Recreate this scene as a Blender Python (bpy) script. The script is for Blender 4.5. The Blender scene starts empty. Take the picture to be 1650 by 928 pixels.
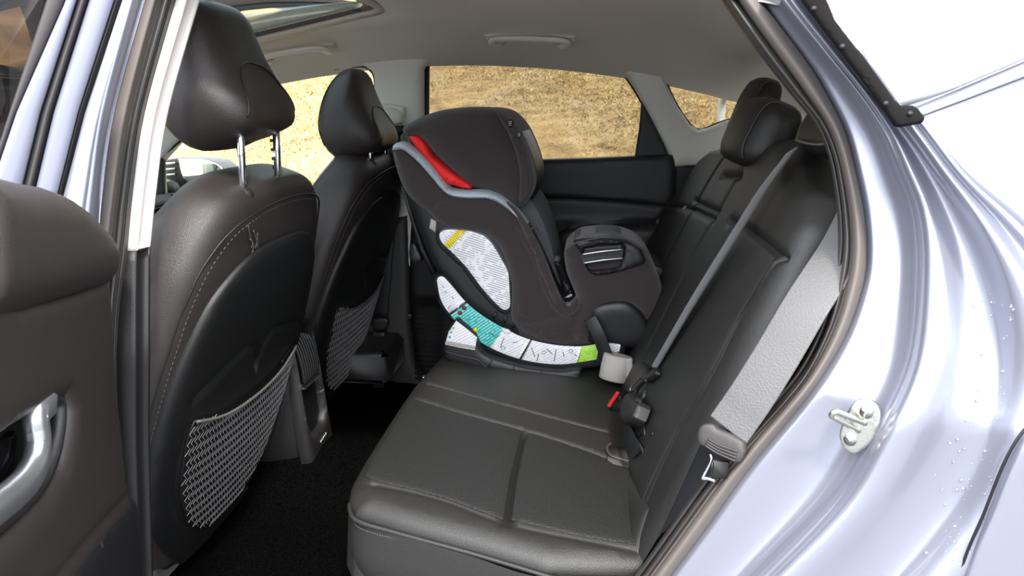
import bpy, math, random
import numpy as np
from mathutils import Vector, Matrix
from mathutils.geometry import delaunay_2d_cdt
random.seed(7)
SC = bpy.context.scene
COL = SC.collection

# ------------------------------------------------------------------ camera
FPX = 1100.0
YAW, PITCH = math.radians(6.5), math.radians(14.7)
CAM = Vector((0, -0.85, 1.25))
cF = Vector((-math.sin(YAW)*math.cos(PITCH), math.cos(YAW)*math.cos(PITCH), -math.sin(PITCH)))
cR = Vector((math.cos(YAW), math.sin(YAW), 0))
cU = cR.cross(cF)
cd = bpy.data.cameras.new('camera')
cd.sensor_width = 36; cd.lens = FPX/1650*36; cd.clip_start = .01; cd.clip_end = 500
cam = bpy.data.objects.new('camera', cd); COL.objects.link(cam)
cam.matrix_world = Matrix((( cR.x, cU.x, -cF.x, CAM.x), (cR.y, cU.y, -cF.y, CAM.y), (cR.z, cU.z, -cF.z, CAM.z), (0, 0, 0, 1)))
SC.camera = cam
cd.dof.use_dof = True; cd.dof.focus_distance = 1.75; cd.dof.aperture_fstop = 13.0

# ------------------------------------------------------------------ sky and exposure
SC.view_settings.view_transform = 'Standard'; SC.view_settings.look = 'None'
SC.view_settings.gamma = 1; SC.view_settings.use_curve_mapping = False
SC.view_settings.exposure = 1.75
w = bpy.data.worlds.new('overcast_sky'); SC.world = w; w.use_nodes = True
nt = w.node_tree; nt.nodes.clear()
wo = nt.nodes.new('ShaderNodeOutputWorld'); bg = nt.nodes.new('ShaderNodeBackground')
tc = nt.nodes.new('ShaderNodeTexCoord'); sx = nt.nodes.new('ShaderNodeSeparateXYZ'); rp = nt.nodes.new('ShaderNodeValToRGB')
nz = nt.nodes.new('ShaderNodeTexNoise'); nz.inputs['Scale'].default_value = 2.2; nz.inputs['Detail'].default_value = 3
mx = nt.nodes.new('ShaderNodeMixRGB'); mx.blend_type = 'MULTIPLY'; mx.inputs[0].default_value = .35
nt.links.new(tc.outputs['Generated'], sx.inputs[0]); nt.links.new(sx.outputs['Z'], rp.inputs[0])
nt.links.new(tc.outputs['Generated'], nz.inputs['Vector'])
rp.color_ramp.elements[0].position = 0.0; rp.color_ramp.elements[0].color = (.07, .08, .09, 1)
rp.color_ramp.elements[1].position = 1.0; rp.color_ramp.elements[1].color = (1.0, 1.03, 1.1, 1)
e = rp.color_ramp.elements.new(.09); e.color = (.30, .33, .38, 1)
e = rp.color_ramp.elements.new(.20); e.color = (.80, .84, .90, 1)
e = rp.color_ramp.elements.new(.35); e.color = (.95, .98, 1.05, 1)
nt.links.new(rp.outputs[0], mx.inputs[1]); nt.links.new(nz.outputs['Fac'], mx.inputs[2])
nt.links.new(mx.outputs[0], bg.inputs[0]); bg.inputs[1].default_value = 2.1
nt.links.new(bg.outputs[0], wo.inputs[0])
sd = bpy.data.lights.new('sun', 'SUN'); sd.energy = 1.7; sd.angle = math.radians(9); sd.color = (1, .94, .86)
sun = bpy.data.objects.new('sun', sd); COL.objects.link(sun)
sun.rotation_euler = Vector((-.25, .55, -.80)).to_track_quat('-Z', 'Y').to_euler()

# ------------------------------------------------------------------ pixel <-> place
def ray(px, py):
    return cF + cR*((px-825)/FPX) + cU*((464-py)/FPX)
def onY(px, py, Y):
    d = ray(px, py); return CAM + d*((Y-CAM.y)/d.y)
def onP(px, py, pl, off=0.0):
    O, U, V, N = pl; d = ray(px, py)
    return CAM + d*(((O+N*off-CAM).dot(N))/d.dot(N))
def onF(px, py, f):
    """first place along the ray where Y reaches f(x, z)"""
    d = ray(px, py); a, b = .1, 6.0
    for _ in range(50):
        m = (a+b)/2; p = CAM+d*m
        if p.y < f(p.x, p.z): a = m
        else: b = m
    return CAM+d*((a+b)/2)
def onRoof(px, py, f):
    d = ray(px, py); a, b = .3, 6.0
    for _ in range(50):
        m = (a+b)/2; p = CAM+d*m
        if p.z < f(p.x, p.y): a = m
        else: b = m
    return CAM+d*((a+b)/2)
def plY(Y): return (Vector((0, Y, 0)), Vector((1, 0, 0)), Vector((0, 0, 1)), Vector((0, -1, 0)))
def uv(pl, pts, off=0.0):
    O, U, V, N = pl; r = []
    for p in pts:
        q = onP(p[0], p[1], pl, off) - O
        r.append((q.dot(U), q.dot(V)))
    return r

# ------------------------------------------------------------------ materials
def lin(c):
    return tuple(((v/255)/12.92 if v <= 10 else (((v/255)+.055)/1.055)**2.4) for v in c)
def mat(name, rgb, rough=.5, metal=0, bump=None, coat=0, spec=None, sheen=0, var=0, varscale=8):
    m = bpy.data.materials.new(name); m.use_nodes = True
    t = m.node_tree; p = t.nodes['Principled BSDF']; L = t.links
    c = lin(rgb)
    p.inputs['Base Color'].default_value = (*c, 1); p.inputs['Roughness'].default_value = rough
    p.inputs['Metallic'].default_value = metal; p.inputs['Coat Weight'].default_value = coat
    p.inputs['Coat Roughness'].default_value = .08
    if spec is not None: p.inputs['Specular IOR Level'].default_value = spec
    if sheen: p.inputs['Sheen Weight'].default_value = sheen
    tco = t.nodes.new('ShaderNodeTexCoord')
    if var:
        n = t.nodes.new('ShaderNodeTexNoise'); n.inputs['Scale'].default_value = varscale; n.inputs['Detail'].default_value = 6
        L.new(tco.outputs['Object'], n.inputs['Vector'])
        r = t.nodes.new('ShaderNodeValToRGB')
        r.color_ramp.elements[0].position = .3; r.color_ramp.elements[1].position = .7
        r.color_ramp.elements[0].color = (*[x*(1-var) for x in c], 1); r.color_ramp.elements[1].color = (*[x*(1+var) for x in c], 1)
        L.new(n.outputs['Fac'], r.inputs[0]); L.new(r.outputs[0], p.inputs['Base Color'])
    if bump:
        kind, scale, strength = bump
        if kind == 'voronoi':
            n = t.nodes.new('ShaderNodeTexVoronoi'); n.inputs['Scale'].default_value = scale; out = n.outputs['Distance']
        elif kind == 'wave':
            n = t.nodes.new('ShaderNodeTexWave'); n.inputs['Scale'].default_value = scale; n.bands_direction = 'Z'; out = n.outputs['Fac']
        else:
            n = t.nodes.new('ShaderNodeTexNoise'); n.inputs['Scale'].default_value = scale; n.inputs['Detail'].default_value = 5; out = n.outputs['Fac']
        L.new(tco.outputs['Object'], n.inputs['Vector'])
        b = t.nodes.new('ShaderNodeBump'); b.inputs['Strength'].default_value = strength; b.inputs['Distance'].default_value = .002
        L.new(out, b.inputs['Height']); L.new(b.outputs[0], p.inputs['Normal'])
    return m
def glass_mat(name, tint, ior=1.45):
    m = bpy.data.materials.new(name); m.use_nodes = True; t = m.node_tree; t.nodes.clear()
    o = t.nodes.new('ShaderNodeOutputMaterial'); a = t.nodes.new('ShaderNodeBsdfTransparent'); g = t.nodes.new('ShaderNodeBsdfGlossy')
    x = t.nodes.new('ShaderNodeMixShader'); fr = t.nodes.new('ShaderNodeFresnel'); fr.inputs[0].default_value = ior
    a.inputs[0].default_value = (*tint, 1); g.inputs['Roughness'].default_value = .02
    t.links.new(fr.outputs[0], x.inputs[0]); t.links.new(a.outputs[0], x.inputs[1]); t.links.new(g.outputs[0], x.inputs[2]); t.links.new(x.outputs[0], o.inputs[0])
    return m
def stripes_mat(name, base, ink, freq, ang, duty=.35, wordscale=60):
    """small print: rows of broken dark lines across a sticker"""
    m = mat(name, base, .35); t = m.node_tree; L = t.links; p = t.nodes['Principled BSDF']
    tco = t.nodes.new('ShaderNodeTexCoord'); mp = t.nodes.new('ShaderNodeMapping'); mp.inputs['Rotation'].default_value = (0, ang, 0)
    L.new(tco.outputs['Object'], mp.inputs[0])
    s = t.nodes.new('ShaderNodeSeparateXYZ'); L.new(mp.outputs[0], s.inputs[0])
    a = t.nodes.new('ShaderNodeMath'); a.operation = 'MULTIPLY'; a.inputs[1].default_value = freq; L.new(s.outputs['Z'], a.inputs[0])
    f = t.nodes.new('ShaderNodeMath'); f.operation = 'FRACT'; L.new(a.outputs[0], f.inputs[0])
    c = t.nodes.new('ShaderNodeMath'); c.operation = 'LESS_THAN'; c.inputs[1].default_value = duty; L.new(f.outputs[0], c.inputs[0])
    n = t.nodes.new('ShaderNodeTexNoise'); n.inputs['Scale'].default_value = wordscale; L.new(mp.outputs[0], n.inputs['Vector'])
    g = t.nodes.new('ShaderNodeMath'); g.operation = 'GREATER_THAN'; g.inputs[1].default_value = .43; L.new(n.outputs['Fac'], g.inputs[0])
    u = t.nodes.new('ShaderNodeMath'); u.operation = 'MULTIPLY'; L.new(c.outputs[0], u.inputs[0]); L.new(g.outputs[0], u.inputs[1])
    x = t.nodes.new('ShaderNodeMixRGB'); x.inputs[1].default_value = (*lin(base), 1); x.inputs[2].default_value = (*lin(ink), 1)
    L.new(u.outputs[0], x.inputs[0]); L.new(x.outputs[0], p.inputs['Base Color'])
    return m
M = {}
M['leather'] = mat('black_leather', (43, 38, 36), .42, bump=('voronoi', 700, .25), spec=.5)
M['leather_rear'] = mat('rear_leather', (32, 31, 29), .46, bump=('voronoi', 700, .25), spec=.5)
M['perf'] = mat('perforated_leather', (29, 29, 28), .52, bump=('voronoi', 300, .4), spec=.4)
M['shell'] = mat('seat_shell_plastic', (17, 17, 17), .45, bump=('noise', 900, .3))
M['plastic'] = mat('dark_plastic', (29, 28, 28), .45, bump=('noise', 700, .3))
M['doorplastic'] = mat('door_plastic', (37, 31, 29), .5, bump=('noise', 700, .25))
M['black'] = mat('black_trim', (12, 12, 13), .5)
M['rubber'] = mat('grey_rubber', (56, 53, 51), .42)
M['rubber_l'] = mat('weatherstrip_cloth', (98, 91, 86), .7, bump=('noise', 900, .3))
M['gloss'] = mat('gloss_black', (14, 14, 15), .12, coat=.5)
M['asphalt'] = mat('asphalt', (104, 105, 108), .9, bump=('noise', 60, .8), var=.25, varscale=30)
M['carpet'] = mat('black_carpet', (8, 8, 8), 1.0, bump=('noise', 500, 1.0), spec=.0, var=.6, varscale=220)
M['headliner'] = mat('headliner_cloth', (218, 211, 197), .9, bump=('noise', 900, .25))
M['pillar'] = mat('light_pillar_plastic', (230, 228, 216), .55, bump=('noise', 500, .12))
M['pillar_d'] = mat('lower_pillar_plastic', (56, 55, 53), .5, bump=('noise', 600, .2))
M['cream'] = mat('pillar_cloth', (225, 217, 210), .8)
M['paint'] = mat('silver_blue_paint', (153, 155, 167), .32, metal=.65, coat=.8)
M['paint_s'] = mat('satin_silver_paint', (128, 130, 146), .5, metal=.3, coat=.2)
M['chrome'] = mat('chrome', (225, 225, 228), .12, metal=1)
M['chrome_soft'] = mat('water', (176, 180, 196), .06, metal=.6, coat=1)
M['matte'] = mat('matte_rubber', (26, 25, 24), .95, spec=.08)
M['satin'] = mat('satin_metal', (205, 206, 208), .28, metal=.9)
M['steel'] = mat('zinc_steel', (200, 200, 190), .3, metal=1, bump=('noise', 200, .3))
M['belt'] = mat('belt_webbing', (44, 44, 44), .6, bump=('wave', 260, .5), sheen=.3)
M['belt_l'] = mat('belt_webbing_grey', (84, 83, 82), .42, bump=('voronoi', 420, .3), sheen=.3)
M['cs_fabric'] = mat('brown_black_fabric', (46, 38, 37), .9, bump=('noise', 900, .6), sheen=.25)
M['cs_mesh'] = mat('mesh_fabric', (52, 43, 41), .9, bump=('voronoi', 500, 1.0), sheen=.2)
M['cs_shell'] = mat('child_seat_shell', (26, 26, 27), .42)
M['cs_grey'] = mat('grey_melange', (84, 86, 88), .95, bump=('noise', 500, .6), var=.2, varscale=400)
M['cs_piping'] = mat('pale_blue_grey_melange', (176, 185, 192), .95, bump=('noise', 500, .6), var=.15, varscale=500)
M['red'] = mat('red_fabric', (225, 28, 26), .7)
M['redplastic'] = mat('red_plastic', (205, 45, 35), .4)
M['stitch'] = mat('grey_thread', (84, 80, 77), .8)
M['net'] = mat('net_cord', (120, 118, 118), .7)
M['white_label'] = stripes_mat('white_sticker', (232, 230, 232), (150, 150, 154), 175, math.radians(-17))
M['rail_label'] = stripes_mat('rail_sticker', (232, 230, 232), (186, 184, 190), 150, math.radians(30), .22, 90)
M['teal'] = stripes_mat('teal_sticker', (44, 168, 160), (150, 215, 210), 150, math.radians(36), .42, 120)
M['green'] = stripes_mat('green_sticker', (150, 208, 50), (190, 228, 130), 190, math.radians(10), .4)
M['yellow'] = stripes_mat('yellow_sticker', (238, 214, 20), (150, 134, 20), 190, math.radians(-52), .3)
M['grey_foam'] = mat('grey_vinyl', (163, 157, 152), .75, bump=('noise', 500, .3))
M['white'] = mat('white_print', (220, 220, 220), .5)
M['ink'] = mat('black_print', (40, 40, 42), .5)
M['mirror'] = mat('mirror_glass', (235, 238, 240), .02, metal=1)
M['glass_t'] = glass_mat('tinted_glass', (.50, .50, .49))
M['glass_c'] = glass_mat('clear_glass', (.93, .96, .94))
M['glass_roof'] = glass_mat('roof_glass', (.44, .49, .49), 1.04)
M['glass_door'] = glass_mat('dark_door_glass', (.34, .31, .31))
M['glass_q'] = mat('mirrored_privacy_glass', (150, 151, 152), .06, metal=.9, coat=1, spec=1.0)  # bright sky reflection put into the glass as mirror grey metal
M['bark'] = mat('bark', (96, 84, 72), .9)
M['red_wood'] = mat('red_boards', (105, 38, 40), .8, bump=('wave', 3, .5))
M['grey_roof'] = mat('grey_roofing', (110, 112, 112), .8)
M['dark_hole'] = mat('dark_boards', (20, 20, 20), .9)

# ------------------------------------------------------------------ objects
def origin(o):
    v = Vector((0, 0, 0))
    while o is not None: v = v + o.location; o = o.parent
    return v
def tag(o, label=None, cat=None, group=None, kind=None):
    if label: o['label'] = label
    if cat: o['category'] = cat
    if group: o['group'] = group
    if kind: o['kind'] = kind
    return o
def empty(name, loc, label=None, cat=None, group=None, kind=None):
    o = bpy.data.objects.new(name, None); COL.objects.link(o); o.location = loc
    return tag(o, label, cat, group, kind)
def mk(name, verts, faces, m, parent=None, smooth=True, label=None, cat=None, group=None, kind=None, auto=None):
    V = [Vector(v) for v in verts]
    if parent is None:
        lo = [min(v[i] for v in V) for i in range(3)]; hi = [max(v[i] for v in V) for i in range(3)]
        og = Vector(((lo[0]+hi[0])/2, (lo[1]+hi[1])/2, lo[2])); loc = og
    else:
        og = origin(parent); loc = Vector((0, 0, 0))
    me = bpy.data.meshes.new(name)
    me.from_pydata([tuple(v-og) for v in V], [], [tuple(f) for f in faces])
    me.validate(); me.update()
    me.materials.append(M[m] if isinstance(m, str) else m)
    o = bpy.data.objects.new(name, me); COL.objects.link(o); o.parent = parent; o.location = loc
    if smooth:
        for p in me.polygons: p.use_smooth = True
        if auto: me.set_sharp_from_angle(angle=math.radians(auto))
    return tag(o, label, cat, group, kind)
class MB:
    def __init__(s): s.v = []; s.f = []
    def add(s, v, f):
        n = len(s.v); s.v += [Vector(p) for p in v]; s.f += [tuple(i+n for i in g) for g in f]; return s
    def build(s, name, m, parent=None, **k): return mk(name, s.v, s.f, m, parent, **k)
def copy_tree(o, parent=None):
    c = o.copy(); COL.objects.link(c); c.parent = parent
    for ch in list(o.children): copy_tree(ch, c)
    return c

def box_vf(c, sz, R=None, bev=.0):
    """rounded box: every corner split in three so the edges are chamfered"""
    hx, hy, hz = [s/2 for s in sz]; b = min(bev, hx*.9, hy*.9, hz*.9)
    vs = []; fs = []
    if b <= 0:
        for x in (-hx, hx):
            for y in (-hy, hy):
                for z in (-hz, hz): vs.append(Vector((x, y, z)))
        fs = [(0, 1, 3, 2), (4, 6, 7, 5), (0, 4, 5, 1), (2, 3, 7, 6), (0, 2, 6, 4), (1, 5, 7, 3)]
    else:
        idx = {}
        for i, sx_ in enumerate((-1, 1)):
            for j, sy in enumerate((-1, 1)):
                for k, sz_ in enumerate((-1, 1)):
                    for a in range(3):
                        h = [hx-b, hy-b, hz-b]; h[a] += b
                        idx[(i, j, k, a)] = len(vs); vs.append(Vector((sx_*h[0], sy*h[1], sz_*h[2])))
        for i in (0, 1):
            q = [idx[(i, 0, 0, 0)], idx[(i, 1, 0, 0)], idx[(i, 1, 1, 0)], idx[(i, 0, 1, 0)]]; fs.append(q if i else q[::-1])
            q = [idx[(0, i, 0, 1)], idx[(0, i, 1, 1)], idx[(1, i, 1, 1)], idx[(1, i, 0, 1)]]; fs.append(q if i else q[::-1])
            q = [idx[(0, 0, i, 2)], idx[(1, 0, i, 2)], idx[(1, 1, i, 2)], idx[(0, 1, i, 2)]]; fs.append(q if i else q[::-1])
        for i in (0, 1):
            for j in (0, 1):
                fs.append((idx[(i, j, 0, 0)], idx[(i, j, 1, 0)], idx[(i, j, 1, 1)], idx[(i, j, 0, 1)]))
                fs.append((idx[(i, 0, j, 0)], idx[(i, 1, j, 0)], idx[(i, 1, j, 2)], idx[(i, 0, j, 2)]))
                fs.append((idx[(0, i, j, 1)], idx[(1, i, j, 1)], idx[(1, i, j, 2)], idx[(0, i, j, 2)]))
                for k in (0, 1): fs.append((idx[(i, j, k, 0)], idx[(i, j, k, 1)], idx[(i, j, k, 2)]))
    c = Vector(c)
    return [c+(R @ v if R else v) for v in vs], fs
def catmull(pts, n=6, closed=False):
    P = [Vector(p) for p in pts]; out = []; N = len(P)
    rng = range(N if closed else N-1)
    for i in rng:
        if closed: a, b, c, d = P[(i-1) % N], P[i], P[(i+1) % N], P[(i+2) % N]
        else: a, b, c, d = P[max(i-1, 0)], P[i], P[i+1], P[min(i+2, N-1)]
        for k in range(n):
            t = k/n
            out.append(.5*((2*b)+(c-a)*t+(2*a-5*b+4*c-d)*t*t+(3*b-a-3*c+d)*t**3))
    if not closed: out.append(P[-1])
    return out
def resample(pts, n, closed=False):
    P = [Vector(p) for p in pts]
    if closed: P = P+[P[0]]
    L = [0]
    for a, b in zip(P, P[1:]): L.append(L[-1]+(b-a).length)
    out = []; j = 0
    m = n if closed else n-1
    for i in range(n):
        s = L[-1]*i/m
        while j < len(L)-2 and L[j+1] < s: j += 1
        d = L[j+1]-L[j]
        out.append(P[j].lerp(P[j+1], 0 if d == 0 else min(1, (s-L[j])/d)))
    return out
def tube_vf(path, r, n=8, cap=True):
    P = [Vector(p) for p in path]; vs = []; fs = []
    ref = Vector((0, 0, 1))
    T0 = (P[1]-P[0]).normalized()
    if abs(T0.dot(ref)) > .9: ref = Vector((1, 0, 0))
    for i, p in enumerate(P):
        T = (P[min(i+1, len(P)-1)]-P[max(i-1, 0)]).normalized()
        A = (ref-T*ref.dot(T)).normalized(); B = T.cross(A); ref = A
        rr = r[i] if isinstance(r, (list, tuple)) else r
        for k in range(n):
            a = 2*math.pi*k/n; vs.append(p+A*(rr*math.cos(a))+B*(rr*math.sin(a)))
    for i in range(len(P)-1):
        for k in range(n):
            k2 = (k+1) % n; fs.append((i*n+k, i*n+k2, (i+1)*n+k2, (i+1)*n+k))
    if cap:
        fs.append(tuple(range(n))[::-1]); fs.append(tuple((len(P)-1)*n+k for k in range(n)))
    return vs, fs
def sweep_vf(path, section, nrm, closed_sec=True):
    """section: (b, n) points; b runs sideways (T x N), n along the surface normal; nrm a vector or a function of the place"""
    P = [Vector(p) for p in path]; vs = []; fs = []; n = 0
    for i, p in enumerate(P):
        T = (P[min(i+1, len(P)-1)]-P[max(i-1, 0)]).normalized()
        N = nrm(i/(len(P)-1)) if callable(nrm) else Vector(nrm)
        N = (N-T*N.dot(T)).normalized(); B = T.cross(N)
        sec = section(i/(len(P)-1)) if callable(section) else section
        n = len(sec)
        for b, h in sec: vs.append(p+B*b+N*h)
    for i in range(len(P)-1):
        for k in range(n if closed_sec else n-1):
            k2 = (k+1) % n; fs.append((i*n+k, (i+1)*n+k, (i+1)*n+k2, i*n+k2))
    if closed_sec:
        fs.append(tuple(range(n))); fs.append(tuple((len(P)-1)*n+k for k in range(n))[::-1])
    return vs, fs
def ribbon_sec(w, t=.0012):
    h = w/2
    return [(-h, -t), (-h+t, -t*1.3), (h-t, -t*1.3), (h, -t), (h, t), (h-t, t*1.3), (-h+t, t*1.3), (-h, t)]
def loft_vf(rows, closed=False, cap=False):
    n = len(rows[0]); vs = [Vector(p) for r in rows for p in r]; fs = []
    for i in range(len(rows)-1):
        for k in range(n if closed else n-1):
            k2 = (k+1) % n; fs.append((i*n+k, i*n+k2, (i+1)*n+k2, (i+1)*n+k))
    if cap and closed:
        fs.append(tuple(range(n))[::-1]); fs.append(tuple((len(rows)-1)*n+k for k in range(n)))
    return vs, fs
def seg_dist(P, poly, closed=True):
    A = np.array(poly, float); B = np.roll(A, -1, 0) if closed else A[1:]
    if not closed: A = A[:-1]
    d = np.full(len(P), 1e9)
    for a, b in zip(A, B):
        ab = b-a; L = (ab**2).sum()
        t = np.clip(((P-a) @ ab)/L, 0, 1) if L > 0 else np.zeros(len(P))
        d = np.minimum(d, np.hypot(*(P-a-t[:, None]*ab).T))
    return d
def inside(P, poly):
    x, y = P[:, 0], P[:, 1]; r = np.zeros(len(P), bool); n = len(poly)
    for i in range(n):
        x1, y1 = poly[i]; x2, y2 = poly[(i+1) % n]
        if y1 == y2: continue
        c = ((y1 > y) != (y2 > y)) & (x < (x2-x1)*(y-y1)/(y2-y1)+x1)
        r ^= c
    return r
def puff(name, outline, pl, h, r, depth, m, parent=None, res=.012, creases=(), holes=(), smooth_outline=0, extra=None, warp=None, back=None, auto=40, **k):
    """a padded panel: outline in the plane's (u, v); the front rises by h over a rounded border r wide, the back lies depth behind; creases [(line, depth, width)]"""
    O, U, V, N = pl
    def dense(pg, closed=True):
        if smooth_outline: pg = [(q.x, q.y) for q in catmull([(a[0], a[1], 0) for a in pg], smooth_outline, closed)]
        tot = 0; out = []
        Q = pg+[pg[0]] if closed else pg
        for a, b in zip(Q, Q[1:]):
            L = math.hypot(b[0]-a[0], b[1]-a[1]); s = max(1, int(L/res))
            for i in range(s): out.append((a[0]+(b[0]-a[0])*i/s, a[1]+(b[1]-a[1])*i/s))
        if not closed: out.append(pg[-1])
        return out
    ol = dense(list(outline)); hs = [dense(list(q)) for q in holes]
    area = sum(a[0]*b[1]-b[0]*a[1] for a, b in zip(ol, ol[1:]+ol[:1]))
    if area < 0: ol = ol[::-1]
    A = np.array(ol); lo = A.min(0); hi = A.max(0)
    pts = []
    ny = int((hi[1]-lo[1])/(res*.87))+2; nx = int((hi[0]-lo[0])/res)+2
    for j in range(ny):
        for i in range(nx): pts.append((lo[0]+res*(i+.5*(j % 2)), lo[1]+res*.87*j))
    pts = np.array(pts)
    cr = []
    for c in creases:
        line, dp, wd = c[0], c[1], c[2]
        D = catmull([(a[0], a[1], 0) for a in line], 6); n = max(2, int(sum((b-a).length for a, b in zip(D, D[1:]))/res))
        D = resample(D, n+1); cr.append(([(q.x, q.y) for q in D], dp, wd))
        X = []
        for i, q in enumerate(D):
            T = (D[min(i+1, n)]-D[max(i-1, 0)]).normalized(); B = Vector((-T.y, T.x, 0))
            for s in (-1.6, -.7, 0, .7, 1.6): X.append((q.x+B.x*s*wd, q.y+B.y*s*wd))
        X = np.array(X)
        pts = pts[seg_dist(pts, cr[-1][0], False) > wd*2.0]
        pts = np.vstack([pts, X])
    # rounded border: rings of points close to the edge
    rings = []
    for pg, sgn in [(ol, 1)]+[(q, 0) for q in hs]:
        n = len(pg)
        ar = sum(a[0]*b[1]-b[0]*a[1] for a, b in zip(pg, pg[1:]+pg[:1]))
        for i in range(n):
            a, b = pg[i-1], pg[(i+1) % n]; t = Vector((b[0]-a[0], b[1]-a[1]))
            if t.length == 0: continue
            t.normalize(); nn = Vector((-t.y, t.x)) if (ar > 0) == (sgn == 1) else Vector((t.y, -t.x))
            for f in (.08, .25, .55): rings.append((pg[i][0]+nn.x*r*f, pg[i][1]+nn.y*r*f))
    dmain = seg_dist(pts, ol)
    for q in hs: dmain = np.minimum(dmain, seg_dist(pts, q))
    keep = inside(pts, ol) & (dmain > max(min(res*.5, r*.6), r*.6 if r < res*2 else r*.6))
    for q in hs: keep &= ~inside(pts, q)
    pts = pts[keep]
    R = np.array(rings); dr = seg_dist(R, ol)
    for q in hs: dr = np.minimum(dr, seg_dist(R, q))
    kr = inside(R, ol) & (dr > r*.05)
    for q in hs: kr &= ~inside(R, q)
    pts = np.vstack([pts, R[kr]])
    base = ol[:]; edges = [(i, (i+1) % len(ol)) for i in range(len(ol))]
    for q in hs:
        s = len(base); base += q; edges += [(s+i, s+(i+1) % len(q)) for i in range(len(q))]
    allp = base+[tuple(p) for p in pts]
    vo, eo, fo, _, _, _ = delaunay_2d_cdt([Vector(p) for p in allp], edges, [], 0, 1e-6)
    P = np.array([(v.x, v.y) for v in vo]); T = np.array([f for f in fo if len(f) == 3])
    C = P[T].mean(1); ok = inside(C, ol)
    for q in hs: ok &= ~inside(C, q)
    T = T[ok]
    d = seg_dist(P, ol)
    for q in hs: d = np.minimum(d, seg_dist(P, q))
    e = np.clip(d/max(r, 1e-6), 0, 1); prof = np.sqrt(np.clip(1-(1-e)**2, 0, 1))
    H = h*prof
    for line, dp, wd in cr: H = H-dp*np.exp(-(seg_dist(P, line, False)/wd)**2)*np.clip(d/(r*.6+1e-6), 0, 1)
    if extra is not None: H = H+np.array([extra(p[0], p[1], dd) for p, dd in zip(P, d)])
    bnd = d < 1e-5
    W = warp if warp else (lambda u, v, hh: O+U*u+V*v+N*hh)
    vs = [W(P[i][0], P[i][1], H[i]) for i in range(len(P))]
    fs = [tuple(t) for t in T]
    # orientation check: CDT is ccw in (u, v), so the front faces +N
    n0 = len(vs)
    cnt = {}
    for t in fs:
        for a, b in ((t[0], t[1]), (t[1], t[2]), (t[2], t[0])): cnt[(a, b)] = 1
    be = [(a, b) for (a, b) in cnt if (b, a) not in cnt]
    bk = back if back else (lambda u, v, dd: -depth)
    vs += [W(P[i][0], P[i][1], bk(P[i][0], P[i][1], d[i])) for i in range(len(P))]
    fs += [(t[2]+n0, t[1]+n0, t[0]+n0) for t in fs]
    fs += [(b, a, a+n0, b+n0) for a, b in be]
    return mk(name, vs, fs, m, parent, auto=auto, **k)
def decal(name, outline, pl, h, m, parent, t=.001, **k):
    """thin flat sticker lying h above the plane"""
    O, U, V, N = pl; pl2 = (O+N*h, U, V, N)
    return puff(name, outline, pl2, t*.5, .001, t, m, parent, res=.02, auto=30, **k)
def strip_between(a, b, n=40):
    """closed outline from two px lines running the same way"""
    A = resample(catmull([(p[0], p[1], 0) for p in a], 8), n); B = resample(catmull([(p[0], p[1], 0) for p in b], 8), n)
    return [(p.x, p.y) for p in A]+[(p.x, p.y) for p in B[::-1]]
# ================================================================== SETTING
def B(z): return .30*max(0.0, z-.9)
def zroof(x, y):
    q = min(1.35, abs(y-.72)/.68)
    return 1.40-.15*(x+.43)**2+.13*(1-q**3)
# -------- ground, hill, background
def ground_mesh():
    xs = [-60+i*1.5 for i in range(81)]; vs = []; fs = []
    ys = [2.6, 3.2]+[3.6+.45*i for i in range(46)]+[26, 30, 40, 60]
    def hz(x, y):
        z = max(0, (y-3.5))*.2
        z = min(z, 2.95+.02*(y-18)) if y > 15 else z
        return z+(.05*math.sin(x*1.3+y*.7)+.035*math.sin(x*.6-y*1.9))*min(1, max(0, y-3.5)/3)
    for y in ys:
        for x in xs: vs.append((x, y, hz(x, y)))
    n = len(xs)
    for j in range(len(ys)-1):
        for i in range(n-1): fs.append((j*n+i, j*n+i+1, (j+1)*n+i+1, (j+1)*n+i))
    return vs, fs, hz
gv, gf, HZ = ground_mesh()
gm = bpy.data.materials.new('dead_grass_ground'); gm.use_nodes = True
t = gm.node_tree; p = t.nodes['Principled BSDF']; p.inputs['Roughness'].default_value = .95
tco = t.nodes.new('ShaderNodeTexCoord'); n1 = t.nodes.new('ShaderNodeTexNoise'); n1.inputs['Scale'].default_value = 2.6; n1.inputs['Detail'].default_value = 12; n1.inputs['Roughness'].default_value = .72
r1 = t.nodes.new('ShaderNodeValToRGB'); cr_ = r1.color_ramp
cr_.elements[0].position = .30; cr_.elements[0].color = (*lin((112, 88, 56)), 1)
cr_.elements[1].position = .70; cr_.elements[1].color = (*lin((204, 178, 124)), 1)
e = cr_.elements.new(.5); e.color = (*lin((170, 142, 92)), 1)
n2 = t.nodes.new('ShaderNodeTexNoise'); n2.inputs['Scale'].default_value = 9; n2.inputs['Detail'].default_value = 8
bp_ = t.nodes.new('ShaderNodeBump'); bp_.inputs['Strength'].default_value = 1; bp_.inputs['Distance'].default_value = .08
t.links.new(tco.outputs['Object'], n1.inputs['Vector']); t.links.new(tco.outputs['Object'], n2.inputs['Vector'])
t.links.new(n1.outputs['Fac'], r1.inputs[0]); t.links.new(r1.outputs[0], p.inputs['Base Color'])
t.links.new(n2.outputs['Fac'], bp_.inputs['Height']); t.links.new(bp_.outputs[0], p.inputs['Normal'])
ns = len(gv)
mk('ground', gv+[(a[0], a[1], a[2]-.3) for a in gv], gf+[tuple(i+ns for i in f[::-1]) for f in gf], gm, kind='structure', label='grassy slope of pale dead grass beyond the far windows', cat='ground')
v, f = box_vf((0, -13.7, -.06), (120, 32.8, .12)); mk('parking_lot', v, f, 'asphalt', smooth=False, kind='structure', label='grey paved ground under the car', cat='ground')
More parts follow.
